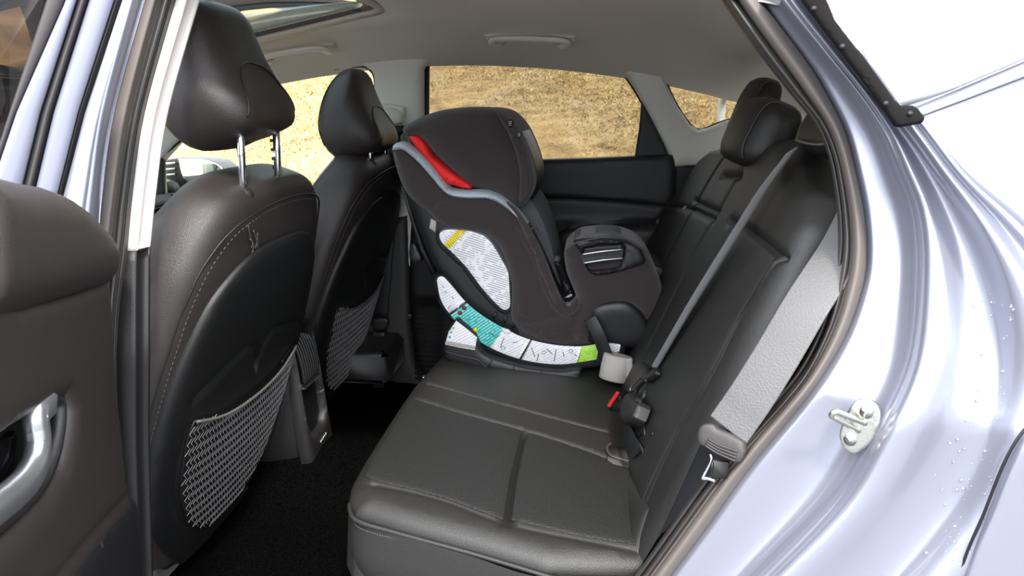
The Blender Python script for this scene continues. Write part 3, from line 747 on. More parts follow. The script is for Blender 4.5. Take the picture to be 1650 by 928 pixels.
def dband(name, a, b_, h, m, **k):
    A_ = [(p.x, p.y) for p in resample([Vector((q[0], q[1], 0)) for q in a], 24)]; B2 = [(p.x, p.y) for p in resample([Vector((q[0], q[1], 0)) for q in b_], 24)]
    rows = [[onP(p[0], p[1], FPL, o) for p in rowmix(A_, B2, t)] for t, o in ((0, h-.010), (.06, h-.001), (.3, h+.001), (.6, h+.001), (.94, h-.001), (1, h-.010))]
    return thick(rows, m, name, -fN*.02, parent=dr, kind=None, **k)
L0 = [(85, -30), (75, 0), (15, 180), (-30, 320), (-60, 420)]
L1 = [(116, -30), (106, 0), (26, 180), (-22, 320), (-54, 420)]
L2 = [(134, -30), (124, 0), (66, 180), (33, 315), (10, 420)]
L3 = [(153, -30), (143, 0), (86, 180), (54, 315), (30, 420)]
L4 = [(195, -30), (185, 0), (127, 180), (93, 315), (66, 420)]
L5 = [(202, -30), (192, 0), (132, 180), (97, 315), (70, 420)]
dband('glass_run', L0, L1, .002, 'rubber')
dband('inner_frame', L1, L2, .006, 'paint_s')
dband('frame_seal', L2, L3, .003, 'black')
rub = lambda a, b_, t: [(p[0]*(1-t)+q[0]*t, p[1]*(1-t)+q[1]*t) for p, q in zip(a, b_)]
dband('seal_bead', rub(L2, L3, .3), rub(L2, L3, .72), .008, 'rubber')
dband('outer_frame', L3, L4, .007, 'paint_s')
dband('edge_seal', L4, L5, .004, 'black')
gp = (FPL[0]-FPL[3]*.012, *FPL[1:])
puff('door_glass', uv(gp, [(90, -40), (15, 180), (-40, 340), (-120, 330), (-160, -40)]), gp, .001, .002, .004, 'glass_door', dr, res=.1)
# ================================================================== FRONT SEATS
def front_seat():
    s = 0.334; zt = 1.085
    nrm = Vector((1, 0, -s)).normalized(); up = Vector((s, 0, 1)).normalized()
    YC = .412
    O = Vector((-.573, YC, zt)); pl = (O, Vector((0, 1, 0)), up, nrm)
    root = empty('front_seat', (-.80, YC, .33), 'black leather front seat nearest the open door, its head restraint raised on chrome posts', 'car seat', 'front seats')
    rows_v = [(.026, .06, .05), (.024, .11, .075), (.016, .155, .10), (-.002, .195, .12), (-.035, .230, .135), (-.08, .257, .145), (-.14, .283, .15), (-.24, .308, .155), (-.36, .322, .155), (-.48, .320, .15), (-.60, .295, .14), (-.70, .235, .13), (-.78, .19, .12)]
    def wid(v):
        for a, b in zip(rows_v, rows_v[1:]):
            if v >= b[0]:
                t = min(1, max(0, (a[0]-v)/(a[0]-b[0]))); return a[1]+(b[1]-a[1])*t, a[2]+(b[2]-a[2])*t
        return rows_v[-1][1:]
    def nprof(y, v):
        w, T = wid(v); q = min(.999, abs(y)/w); a = q**2.2
        return -T/2+T/2*(1-a*a)**(.32)
    rows = []
    NS = 56
    dv = [p for p in resample(catmull([(a[0], a[1], a[2]) for a in rows_v], 6), 46)]
    for q in dv:
        v, w, T = q; ring_ = []
        mid = -max(.0, (.15-T)/2) if v > -.1 else 0
        for k in range(NS):
            a = 2*math.pi*k/NS; c, sn = math.cos(a), math.sin(a)
            y = w*math.copysign(abs(c)**(1/2.2), c)
            if abs(c) < 1e-9: y = 0
            n = -T/2+T/2*math.copysign(abs(sn)**.64, sn)+mid
            if sn < 0: n -= .075*abs(c)**2*min(1, max(0, (-.02-v)/.22))
            ring_.append(O+Vector((0, 1, 0))*y+up*v+nrm*n)
        rows.append(ring_)
    v, f = loft_vf(rows, closed=True, cap=True)
    bk = mk('backrest', v, f, 'leather', root)
    def P(y, v, off=0.0): return O+Vector((0, 1, 0))*y+up*v+nrm*(nprof(y, v)+off)
    # hard shell panel with the pocket
    hw = [(1.008, .035), (1.004, .085), (.985, .135), (.94, .188), (.87, .222), (.79, .244), (.70, .254), (.62, .248), (.54, .232), (.47, .200), (.41, .165), (.36, .125), (.335, .09)]
    zv = lambda z: (z-zt)/up.z
    ol = [(-h*1.15, zv(z)) for z, h in hw][::-1]+[(h*1.09, zv(z)) for z, h in hw]
    net = [(-.218, zv(.715)), (-.12, zv(.688)), (0, zv(.678)), (.11, zv(.684)), (.205, zv(.71)), (.21, zv(.62)), (.19, zv(.54)), (.14, zv(.46)), (.06, zv(.415)), (-.06, zv(.41)), (-.14, zv(.45)), (-.20, zv(.54)), (-.222, zv(.62))]
    warp = lambda y, v, h: P(y, v, .004+h)
    puff('rear_shell', ol, pl, .008, .018, .004, 'shell', root, res=.014, warp=warp, smooth_outline=4,
         creases=[([(a*1.06, b+.0) for a, b in net]+[(net[0][0]*1.06, net[0][1])], .004, .006), ([(-.225, zv(.76)), (-.12, zv(.79)), (-.05, zv(.80)), (-.02, zv(.78)), (0, zv(.735))], .007, .007), ([(.225, zv(.76)), (.12, zv(.79)), (.05, zv(.80)), (.02, zv(.78)), (0, zv(.735))], .007, .007)])
    # net pocket
    g = MB(); dn = [(p.x, p.y) for p in resample(catmull([(a[0], a[1], 0) for a in net], 4, True), 160, True)]
    na = np.array(dn)
    def band(c, sgn, st):
        """one zig-zag cord"""
        q = []; v_ = zv(.39); k = 0
        while v_ < zv(.745):
            q.append((c+sgn*(.0052 if k % 2 else -.0052), v_)); v_ += st; k += 1
        return q
    sag = lambda y, v: .018+.010*max(0, 1-(y/.22)**2)
    for i in range(-24, 25):
        q = band(i*.0098, 1, .0115); run = []
        for a, b_ in zip(q, q[1:]):
            m_ = ((a[0]+b_[0])/2, (a[1]+b_[1])/2)
            if inside(np.array([m_]), dn)[0]:
                if not run: run = [a]
                run.append(b_)
            else:
                if len(run) > 1: g.add(*tube_vf([P(y, v, sag(y, v)) for y, v in run], .0008, 3, False))
                run = []
        if len(run) > 1: g.add(*tube_vf([P(y, v, sag(y, v)) for y, v in run], .0008, 3, False))
    npk = g.build('net_pocket', 'net', root)
    top = [P(y, v+.001, sag(y, v)+.0005) for y, v in [(p.x, p.y) for p in resample(catmull([(a[0], a[1], 0) for a in net[:5]], 6), 40)]]
    v, f = tube_vf(top, .003, 8); mk('pocket_hem', v, f, 'stitch', npk)
    side = [P(y, v, .014) for y, v in dn[44:]+dn[:2]]
    v, f = tube_vf(side, .0018, 6); mk('pocket_edge', v, f, 'black', npk)
    # stitched seam round the back
    sm_ = [(-.304, -.46), (-.302, -.36), (-.286, -.24), (-.262, -.145), (-.228, -.078), (-.18, -.032), (-.11, -.008), (-.04, .0), (.04, .0), (.11, -.008), (.18, -.032), (.228, -.078), (.262, -.145), (.286, -.24), (.302, -.36), (.304, -.46)]
    path = resample(catmull([(a[0], a[1], 0) for a in sm_], 8), 130)
    v, f = tube_vf([P(p.x, p.y, .0002) for p in path], .0020, 6); mk('seam', v, f, 'shell', root)
    g = MB(); pp = resample([Vector(p) for p in path], 260)
    for a, b_ in zip(pp[::2], pp[1::2]):
        k = .965
        g.add(*tube_vf([P(a.x*k, a.y-.010, .0008), P(b_.x*k, b_.y-.010, .0008)], .0007, 4, False))
    g.build('stitching', 'stitch', root)
    # seat cushion
    cp = (Vector((-.80, YC, .50)), Vector((-1, 0, .10)).normalized(), Vector((0, -1, 0)), Vector((.0995, 0, .995)))
    puff('cushion', [(.07, -.20), (.40, -.25), (.48, -.22), (.50, 0), (.48, .22), (.40, .25), (.07, .20)], cp, .05, .06, .12, 'leather', root, res=.03, smooth_outline=3, creases=[([(-.02, -.17), (.42, -.17)], .01, .01), ([(-.02, .17), (.42, .17)], .01, .01)])
    v, f = box_vf((-1.03, YC, .36), (.40, .40, .10), None, .02); mk('seat_base', v, f, 'plastic', root)
    # posts and head restraint
    return root, P, (O, up, nrm, YC)
fs1, FP, (fO, fup, fn, fY) = front_seat()
def head_restraint(root, lift):
    base = Vector((-.598, fY-.044, 1.128)); hx = -.048
    hr = MB()
    # side outline, (rearward, up) from the lower middle
    pr = [(-.055, .004), (-.085, .035), (-.096, .085), (-.086, .14), (-.062, .195), (-.030, .236), (.004, .250), (.026, .238), (.034, .205), (.045, .165), (.064, .120), (.082, .088), (.088, .060), (.078, .036), (.045, .020), (0, .006), (-.03, -.004)]
    n = 64; rows = []
    P0 = resample([Vector(p) for p in catmull([(a, b_, 0) for a, b_ in pr], 6, True)], n, True)
    cx = sum(p.x for p in P0)/n; cy = sum(p.y for p in P0)/n
    for t in [-1, -.9985, -.993, -.98, -.95, -.88, -.78, -.64, -.45, -.22, 0, .22, .45, .64, .78, .88, .95, .98, .993, .9985, 1]:
        sc = (1-abs(t)**4.5)**.5 if abs(t) < 1 else .01
        row = []
        for p in P0:
            hgt = max(0, min(1, (cy+(p.y-cy)*(.12+.88*sc))/.25)); W = .142-.042*hgt**2-.010*(1-hgt)
            hollow = .012*max(0, 1-(t/.6)**2)*math.exp(-((p.y-.05)/.06)**2) if p.x > 0 else 0
            row.append(Vector((base.x+hx-.018*hgt+(cx+(p.x-cx)*sc)-hollow, base.y+W*t, base.z+lift+cy+(p.y-cy)*(.12+.88*sc))))
        rows.append(row)
    v, f = loft_vf(rows, closed=True, cap=True)
    h = mk('head_restraint', v, [g[::-1] for g in f], 'leather', root)
    # piping seam along the front side and the lower rear flap
    for sgn in (-1, 1):
        for line in ([(-.085, .035), (-.096, .085), (-.086, .14), (-.062, .195), (-.030, .236), (.004, .250)],):
            q = []
            for a, b_ in catmull_xy(line, 8):
                t = .74; sc = (1-t**4.5)**.5; hgt = max(0, min(1, b_/.25)); W = .142-.042*hgt**2-.010*(1-hgt)
                q.append(Vector((base.x+hx-.018*hgt+cx+(a-cx)*sc*1.03, base.y+sgn*W*t, base.z+lift+cy+(b_-cy)*(.12+.88*sc)*1.01)))
            v, f = tube_vf(q, .0022, 6); mk('piping', v, f, 'shell', h)
    # curved seam of the lower rear flap
    def back_x(b_, t):
        cs_ = sorted((p for p in P0 if p.x > .02), key=lambda p: abs(p.y-b_))[:2]; sc = (1-abs(t)**4.5)**.5
        d0, d1 = abs(cs_[0].y-b_)+1e-6, abs(cs_[1].y-b_)+1e-6; best = (cs_[0]*d1+cs_[1]*d0)/(d0+d1); best.y = b_
        hollow = .012*max(0, 1-(t/.6)**2)*math.exp(-((best.y-.05)/.06)**2)
        return cx+(best.x-cx)*sc-hollow, cy+(best.y-cy)*(.12+.88*sc)
    q = []
    for t, b_ in catmull_xy([(-.72, .05), (-.62, .10), (-.42, .135), (-.15, .148), (.1, .148), (.35, .142), (.58, .12), (.74, .06)], 8):
        x, z = back_x(b_, t); hgt = z/.25; W = .142-.042*hgt**2-.010*(1-hgt)
        q.append(Vector((base.x+hx-.018*hgt+x+.0006, base.y+W*t, base.z+lift+z)))
    v, f = tube_vf(q, .0016, 6); mk('flap_seam', v, f, 'shell', h)
    for i, sgn in enumerate((-1, 1)):
        yy = base.y+sgn*.070
        v, f = tube_vf([Vector((base.x-.012, yy, base.z-.05)), Vector((base.x-.004, yy, base.z+lift+.075))], .0068, 16); po = mk('post', v, f, 'chrome', root)
        if sgn > 0:
            g = MB()
            for k in range(4): g.add(*box_vf((base.x-.013, yy-.007, base.z+.012+.017*k), (.006, .004, .006), None, .001))
            g.build('notch', 'black', po)
        v, f = tube_vf([Vector((base.x-.012, yy, base.z-.045)), Vector((base.x-.011, yy, base.z-.020)), Vector((base.x-.010, yy, base.z-.012))], [.019, .018, .012], 18)
        mk('post_collar', v, f, 'plastic', root)
    return h
def catmull_xy(l, n): return [(p.x, p.y) for p in catmull([(a[0], a[1], 0) for a in l], n)]
head_restraint(fs1, .052)
# far seat: the same seat, its head restraint pushed down
fs2 = fs1.copy(); COL.objects.link(fs2); fs2.location = fs1.location+Vector((0, .715, 0))
for ch in list(fs1.children):
    if ch.name.startswith(('head_restraint', 'post')): continue
    copy_tree(ch, fs2)
fs2['label'] = 'black leather front passenger seat at the far side, its head restraint pushed down'
bpy.context.view_layer.update()
_sv = fY
fY = _sv+.715
head_restraint(fs2, -.020)
fY = _sv
# scuff marks on the near seat's back
spl_ = (fO, Vector((0, 1, 0)), fup, fn)
g = MB()
for px in ([(399, 362), (401, 378), (404, 392), (402, 398)], [(406, 370), (410, 385), (414, 404)], [(412, 374), (411, 388), (408, 400)], [(400, 384), (406, 394), (402, 408)], [(404, 402), (408, 408)]):
    q = []
    for a in px:
        u_ = uv(spl_, [a], -.004)[0]; q.append(FP(u_[0], u_[1], .0004))
    g.add(*tube_vf(catmull(q, 3), .0010, 5))
g.build('scuff_mark', 'stitch', fs1, label='pale scuff on the leather')

# ================================================================== CENTRE CONSOLE
CX = -.055
cc = empty('centre_console', (-.80, .72, .33), 'dark centre console end with slatted air vent between the front seats', 'centre console')
rows = []
for x, z0, z1, w_ in ((-1.35, .33, .68, .10), (-1.0, .33, .70, .095), (-.82, .33, .735, .09), (-.74, .33, .745, .085), (-.695, .33, .735, .080), (-.672, .34, .70, .076), (-.66, .36, .66, .072)):
    r_ = []
    for k in range(28):
        a = 2*math.pi*k/28; c, s = math.cos(a), math.sin(a)
        r_.append(Vector((x+CX, .72+w_*math.copysign(abs(c)**.5, c), (z0+z1)/2+(z1-z0)/2*math.copysign(abs(s)**.55, s))))
    rows.append(r_)
v, f = loft_vf(rows, closed=True, cap=True); mk('console_body', v, [g_[::-1] for g_ in f], 'plastic', cc)
cpl = (Vector((-.660+CX, .72, .56)), Vector((0, 1, 0)), Vector((-.10, 0, 1)).normalized(), Vector((1, 0, .10)).normalized())
# side cheeks and lip round the vent
ch = [(-.072, -.24), (-.07, .10), (-.055, .165), (0, .18), (.055, .165), (.07, .10), (.07, -.10), (.06, -.24)]
hole = [(-.052, -.10), (-.054, .10), (-.04, .145), (0, .155), (.04, .145), (.054, .10), (.052, -.02), (.046, -.095), (.02, -.12), (-.03, -.12)]
puff('vent_bezel', ch, cpl, .022, .016, .01, 'plastic', cc, res=.012, smooth_outline=4, holes=[hole])
puff('pocket_back', hole, (cpl[0], cpl[1], cpl[2], cpl[3]), .002, .004, .004, 'black', cc, res=.03)
for i in range(8):
    y = -.044+.0125*i; zt_ = .145-.02*abs(i-3.5)/3.5
    q = [cpl[0]+cpl[1]*y+cpl[2]*z+cpl[3]*h for z, h in ((zt_, .006), (.11, .016), (.06, .022), (.02, .020))]
    v, f = sweep_vf(catmull(q, 5), [(-.0018, -.006), (.0018, -.006), (.0018, .003), (-.0018, .003)], cpl[3]); mk('vent_slat', v, f, 'plastic', cc)
v, f = box_vf(cpl[0]+cpl[2]*.010+cpl[3]*.012, (.02, .10, .006), None, .002); mk('vent_divider', v, f, 'plastic', cc)
for i in range(5):
    c_ = cpl[0]+cpl[1]*(-.02+.009*i)+cpl[2]*(-.150+.001*i)+cpl[3]*.0235
    v, f = box_vf(c_, (.001, .0035, .005 if i % 2 else .007), None, .0); mk('marking', v, f, 'white', cc)

# ================================================================== REAR BENCH
bench = empty('rear_bench', (.0, .70, .30), 'black leather rear bench seat with perforated centre panels', 'car seat')
sl = -.0895; cl_ = math.hypot(1, sl)
CP = (Vector((-.39, 0, .61)), Vector((1, 0, sl))/cl_, Vector((0, 1, 0)), Vector((-sl, 0, 1))/cl_)
def cu(*px): return uv(CP, px)
xe = .56
near_b = cu((563, 803), (640, 828), (760, 862), (880, 898), (1000, 935))
out = [(.0, 1.36), (-.012, 1.2), (-.006, 1.0)]+cu((718, 573), (700, 592), (665, 632), (640, 668), (610, 715), (585, 755), (566, 790), (562, 812), (574, 836), (640, 857), (760, 890), (880, 925))+[(.50, .055), (.56, .06), (.56, 1.36)]
crs = [
    (cu((655, 656), (740, 682), (846, 712), (940, 743), (1024, 777)), .006, .004),
    (cu((668, 637), (690, 636), (800, 666), (900, 694), (975, 714)), .006, .004),
    (cu((600, 803), (660, 815), (720, 832), (815, 868), (930, 893), (1036, 912)), .004, .005),
    (cu((843, 716), (834, 750), (824, 800), (815, 868)), .013, .007),
    (cu((574, 801), (600, 802)), .003, .004),
    (cu((846, 728), (1000, 772)), .0, .004),
]
puff('cushion', out, CP, .028, .045, .12, 'leather_rear', bench, res=.011, creases=crs, auto=60)
# perforated inlays
def on_cushion_h(u, v): return .0285
for nm, px in (('perforated_inlay', [(660, 660), (740, 687), (838, 716), (829, 752), (818, 800), (808, 862), (720, 828), (660, 811), (606, 799), (588, 790), (600, 760), (630, 712)]),
               ('perforated_inlay', [(852, 721), (940, 748), (1020, 780), (1024, 830), (1032, 905), (930, 888), (822, 862), (830, 800), (840, 755)])):
    puff(nm, cu(*px), (CP[0]+CP[3]*.0285, *CP[1:]), .003, .03, .002, 'perf', bench, res=.02)
# piping and front skirt below the cushion's outer edge
pp = [onP(a, b_, CP, -.0) for a, b_ in ((563, 812), (574, 838), (640, 859), (760, 892), (880, 928), (960, 952))]
v, f = tube_vf(catmull(pp, 8), .004, 8); mk('piping', v, f, 'leather_rear', bench)
g = MB(); tt = resample([p+Vector((.004, -.004, -.010)) for p in catmull(pp, 8)], 200)
for a, b_ in zip(tt[::2], tt[1::2]): g.add(*tube_vf([a, b_], .0008, 4, False))
g.build('stitching', 'stitch', bench)
sk = [CP[0]+CP[1]*u+CP[2]*v for u, v in [(.0, 1.36), (-.006, 1.2), (-.0, 1.0)]+cu((718, 573), (700, 592), (665, 632), (640, 668), (610, 715), (585, 755), (568, 790), (565, 812), (577, 838), (640, 861), (760, 896), (880, 932))+[(.50, .055)]]
sk = resample(catmull(sk, 4), 70)
rows = [[p+Vector((.0, 0, 0)) for p in sk]]
ctr = Vector((.1, .7, 0))
for dz, pu in ((-.03, -.004), (-.08, -.006), (-.14, .012), (-.20, .03), (-.27, .05)):
    r_ = []
    for p in sk:
        d_ = Vector((ctr.x-p.x, (ctr.y-p.y)*.5, 0)).normalized(); r_.append(p+d_*pu+Vector((0, 0, dz)))
    rows.append(r_)
rows = smooth_rows(rows, 3)
v, f = loft_vf(rows); n = len(v)
mk('cushion_skirt', v+[p+Vector((.02, .01, 0)) for p in v], f+[tuple(i+n for i in g_[::-1]) for g_ in f], 'leather_rear', bench)
a = [onP(px, py, (Vector((-.36, .2, .5)), Vector((1, 0, 0)), Vector((0, 0, 1)), Vector((-.3, -.95, 0)).normalized())) for px, py in ((628, 928), (640, 918), (665, 915), (700, 922), (740, 935))]
v, f = tube_vf(catmull(a, 8), .003, 6); mk('skirt_seam', v, f, 'leather_rear', bench)

bth = math.radians(22.7)
BP = (Vector((.113, 0, .565)), Vector((0, -1, 0)), Vector((math.sin(bth), 0, math.cos(bth))), Vector((-math.cos(bth), 0, math.sin(bth))))
def bu(*px): return uv(BP, px)
top_n = bu((1335, 236), (1290, 232))
o1 = bu((1050, 905), (1030, 770), (1012, 700), (1000, 655), (1010, 610), (1035, 560), (1070, 480), (1110, 400), (1135, 345))
far_o = [(-1.34, -.02), (-1.37, .10), (-1.36, .30), (-1.32, .42)]+bu((1100, 320), (1128, 280), (1146, 254), (1160, 243), (1176, 240), (1230, 240), (1270, 228), (1300, 226))+[(-.30, .625), (-.20, .612), (-.145, .56), (-.12, .46), (-.09, .30), (-.06, .12), (-.05, -.02)]
crb = [
    (bu((1186, 264), (1160, 305), (1137, 345), (1105, 405), (1070, 480), (1038, 556), (1010, 620)), .010, .007),
    (bu((1228, 265), (1205, 310), (1180, 352), (1140, 420), (1100, 500), (1060, 580)), .008, .007),
    (bu((1095, 340), (1115, 341), (1134, 347)), .007, .006),
    (bu((1138, 332), (1160, 343), (1182, 352)), .008, .006), (bu((1135, 345), (1155, 355), (1176, 364)), .008, .006),
    (bu((1185, 293), (1205, 293), (1218, 295)), .010, .008),
    (bu((1202, 367), (1230, 380), (1262, 403), (1290, 426)), .010, .007),
    (bu((1206, 378), (1180, 420), (1130, 520), (1080, 610), (1035, 690), (1012, 720)), .004, .004),
    (bu((1290, 426), (1230, 520), (1180, 620), (1130, 700), (1100, 760), (1062, 850)), .004, .004),
]
puff('backrest', far_o, BP, .035, .05, .10, 'leather_rear', bench, res=.013, creases=crb, auto=60)
# perforated long panel of the near backrest
puff('perforated_backrest_inlay', bu((1210, 381), (1245, 398), (1284, 430), (1225, 525), (1175, 620), (1125, 700), (1092, 765), (1066, 822), (1040, 760), (1028, 705), (1082, 615), (1132, 522), (1183, 424)), (BP[0]+BP[3]*.036, *BP[1:]), .003, .03, .002, 'leather_rear', bench, res=.02)
puff('side_wing', [(u, v) for u, v in bu((1026, 775), (1040, 770), (1060, 800), (1080, 832), (1068, 870), (1052, 925), (1036, 940), (1030, 860))], (BP[0]+BP[3]*.030, *BP[1:]), .014, .04, .03, 'leather_rear', bench, res=.012)
c_ = onP(1052, 699, BP, .037)
v, f = tube_vf([c_-BP[3]*.004, c_+BP[3]*.003], .006, 12); mk('anchor_cap', v, f, 'gloss', bench)
v, f = box_vf(onP(1018, 738, CP, .03), (.10, .075, .008), None, .003); mk('anchor_flap', v, f, 'leather', bench)
# rear head restraints
def rear_rest(c, w_, h_, d_, label=None, top=.8, tilt=.38):
    rows = []; n = 40
    R = Matrix.Rotation(tilt, 3, 'Y')
    for t in [-1, -.985, -.94, -.86, -.74, -.5, -.2, .2, .5, .74, .86, .94, .985, 1]:
        sc = (1-abs(t)**4)**.5 if abs(t) < 1 else .03; row = []
        for k in range(n):
            a = 2*math.pi*k/n; cc_, ss = math.cos(a), math.sin(a)
            x = d_/2*math.copysign(abs(cc_)**.5, cc_)*sc; z = h_/2*math.copysign(abs(ss)**.65, ss)*(.35+.65*sc)
            x *= 1-(1-top)*(.5+z/h_)
            row.append(Vector(c)+R @ Vector((x, t*w_/2, z)))
        rows.append(row)
    v, f = loft_vf(rows, closed=True, cap=True); o = mk('head_restraint', v, [g_[::-1] for g_ in f], 'leather_rear', bench, label=label)
    for s in (-1, 1):
        q = []
        for k in range(29):
            a = math.radians(-60+300*k/28); cc_, ss = math.cos(a), math.sin(a); t = .80; sc = (1-t**4)**.5
            x = -d_/2*math.copysign(abs(cc_)**.5, cc_)*sc*1.03; z = h_/2*math.copysign(abs(ss)**.65, ss)*(.35+.65*sc)*1.03
            x *= 1-(1-top)*(.5+z/h_)
            q.append(Vector(c)+R @ Vector((x, s*(t)*w_/2, z)))
        v, f = tube_vf(q, .0013, 5); mk('seam', v, f, 'stitch', o)
    return o
rear_rest((.350, .675, 1.198), .275, .145, .115, top=.92)
rear_rest((.395, .300, 1.225), .24, .11, .10)
rear_rest((.425, 1.09, 1.235), .25, .19, .09, tilt=.3)
q = [onP(a, b_, (Vector((.335, 0, 0)), Vector((0, 1, 0)), Vector((0, 0, 1)), Vector((-1, 0, 0)))) for a, b_ in ((1283, 226), (1300, 231), (1320, 233), (1336, 230))]
v, f = tube_vf(catmull(q, 6), .0018, 6); mk('bottom_seam', v, f, 'stitch', bench)
# inner side trim between the bench and the door opening
la = [(1357, 400), (1350, 455), (1332, 525), (1296, 600), (1252, 655), (1190, 722), (1126, 800), (1034, 928), (1000, 970)]
lb_ = [(1338, 400), (1300, 470), (1250, 560), (1180, 680), (1125, 760), (1080, 830), (1040, 910), (1020, 960)]
qa, qb = [[(p.x, p.y) for p in resample(catmull([(a[0], a[1], 0) for a in c], 6), 30)] for c in (la, lb_)]
thick([pxpl(qa, .035), pxpl(rowmix(qa, qb, .3), .040), pxpl(rowmix(qa, qb, .7), .06), pxpl(qb, .10)], 'carpet', 'wall_left_inner', (0, .02, 0), label='black carpeted trim beside the rear seat at the door opening', cat='trim')
# ================================================================== CHILD SEAT
cs = empty('child_seat', (.02, 1.03, .60), 'brown-black and grey child seat with red headrest lining strapped on the far rear seat', 'child seat')
def side(name, px, Y, h, r, depth, m, parent=None, sm=3, **k):
    pl = plY(Y); return puff(name, uv(pl, px), pl, h, r, depth, m, parent or cs, smooth_outline=sm, **k)
YS = .815
S1 = [(634, 236), (634, 255), (645, 290), (662, 335), (680, 385), (698, 426), (716, 449), (750, 492), (800, 528), (850, 550), (900, 558), (928, 548), (930, 520), (922, 500), (902, 470), (882, 425), (856, 372), (830, 338), (800, 322), (760, 316), (730, 313), (700, 282), (670, 250), (650, 234)]
plS = plY(YS)
def tilt_back(u, v, d): return -(.07+.0*d)
side('shell', S1, YS, .02, .03, .05, 'cs_shell', res=.012)
# far side wing and the back of the shell tie the two sides together
fo = Vector((0, .40, 0))
shf = side('far_wing', S1, YS+.40, .01, .02, .05, 'cs_shell', res=.03)
bk_line = [(640, 250), (648, 290), (664, 335), (682, 385), (700, 426), (718, 449), (752, 492), (802, 526), (850, 546), (900, 552)]
rows = [[onY(a, b_, YS+.02)+Vector((.0, 0, .0)) for a, b_ in bk_line]]
rows.append([p+Vector((.0, .19, 0)) for p in rows[0]]); rows.append([p+Vector((0, .40, 0)) for p in rows[0]])
rows = [catmull(r_, 4) for r_ in rows]; v, f = loft_vf(rows); n = len(v)
mk('shell_back', v+[p+Vector((.022, 0, .022)) for p in v], [g_[::-1] for g_ in f]+[tuple(i+n for i in g_) for g_ in f], 'cs_shell', cs)
# grey seat pad between the wings
side('seat_pad', [(690, 268), (760, 322), (846, 322), (858, 326), (874, 352), (888, 392), (897, 430), (906, 466), (905, 480), (880, 500), (800, 480), (720, 400)], YS+.075, .012, .03, .28, 'cs_grey', res=.02)
crf = [(uv(plS, [(726, 312), (708, 326), (690, 343)]), .007, .004),
       (uv(plS, [(811, 322), (826, 345), (844, 385), (862, 425), (880, 470), (895, 495), (910, 505), (924, 503), (932, 488)]), .006, .004),
       (uv(plS, [(832, 522), (860, 517), (895, 508)]), .006, .004)]
F = [(635, 244), (648, 240), (672, 256), (700, 288), (722, 311), (760, 317), (798, 320), (826, 335), (850, 362), (873, 405), (890, 448), (904, 478), (916, 488), (928, 478), (936, 490), (934, 520), (926, 545), (904, 556), (868, 546), (834, 527), (823, 506), (824, 455), (808, 402), (788, 380), (762, 371), (722, 366), (702, 354), (690, 341), (668, 325), (652, 304), (641, 276)]
side('fabric_cover', F, YS-.012, .026, .035, .008, 'cs_fabric', res=.010, creases=crf)
side('mesh_panel', [(815, 325), (832, 336), (852, 364), (875, 407), (892, 450), (904, 482), (902, 492), (892, 487), (872, 446), (854, 400), (836, 358)], YS-.030, .010, .014, .004, 'cs_mesh', res=.014)
PI = [(634, 243), (634, 235), (640, 230), (650, 231), (682, 253), (705, 281), (720, 301), (728, 306), (760, 308), (785, 309), (806, 317), (826, 333), (850, 362), (842, 358), (820, 338), (800, 325), (780, 320), (755, 320), (730, 317), (716, 309), (698, 288), (678, 265), (656, 245), (643, 241)]
side('piping_band', PI, YS-.022, .022, .012, .05, 'cs_piping', sm=2, res=.008)
# headrest
H = [(649, 208), (660, 198), (690, 184), (720, 176), (760, 172), (790, 174), (812, 184), (832, 206), (848, 238), (858, 268), (862, 296), (852, 322), (838, 334), (822, 330), (806, 316), (785, 307), (757, 300), (742, 286), (722, 268), (702, 250), (688, 232), (672, 221), (656, 219)]
pl = plY(YS+.035)
hr = puff('headrest', uv(pl, H), pl, .05, .075, .34, 'cs_fabric', cs, smooth_outline=3, res=.012, creases=[(uv(pl, [(785, 178), (812, 200), (830, 235), (838, 275), (836, 330)]), .006, .005)])
side('headrest_mesh', [(800, 182), (818, 196), (838, 226), (852, 262), (856, 296), (846, 320), (836, 328), (838, 290), (832, 250), (818, 214)], YS-.010, .006, .012, .008, 'cs_mesh', hr, res=.014)
side('headrest_rim', [(812, 190), (826, 196), (842, 214), (856, 244), (865, 275), (866, 305), (856, 324), (838, 334), (820, 330), (845, 300), (846, 260), (834, 222)], YS+.10, .02, .02, .22, 'cs_shell', hr, res=.016)
for px, py, s in ((822, 199, 1), (837, 217, .75)):
    c_ = onY(px, py, YS-.02); v, f = box_vf(c_, (.014*s, .008, .018*s), Matrix.Rotation(math.radians(25), 3, 'Y'), .003); b_ = mk('clip', v, f, 'cs_shell', hr)
    g = MB()
    for k in range(3):
        g.add(*tube_vf([c_+Vector((-.004*s, -.0048, (.004-.004*k)*s)), c_+Vector((.004*s, -.0048, (.005-.004*k)*s))], .0006, 4))
    g.build('mark', 'white', b_)
side('red_lining', [(660, 221), (664, 219), (676, 222), (686, 234), (694, 250), (708, 262), (730, 280), (750, 293), (759, 301), (756, 304), (735, 300), (715, 292), (700, 274), (684, 254), (668, 234)], YS-.002, .012, .016, .04, 'red', hr, res=.010,
     creases=[(uv(plS, [(672, 238), (682, 230)]), .004, .003), (uv(plS, [(694, 262), (706, 254)]), .004, .003), (uv(plS, [(722, 288), (734, 278)]), .004, .003), (uv(plS, [(714, 290), (735, 296), (757, 299)]), .006, .003)])
side('inner_lining', [(645, 222), (651, 214), (662, 218), (668, 232), (690, 258), (716, 294), (740, 303), (770, 302), (790, 308), (785, 314), (740, 312), (712, 298), (690, 272), (668, 248), (650, 236)], YS+.03, .006, .01, .2, 'cs_shell', hr, res=.02)
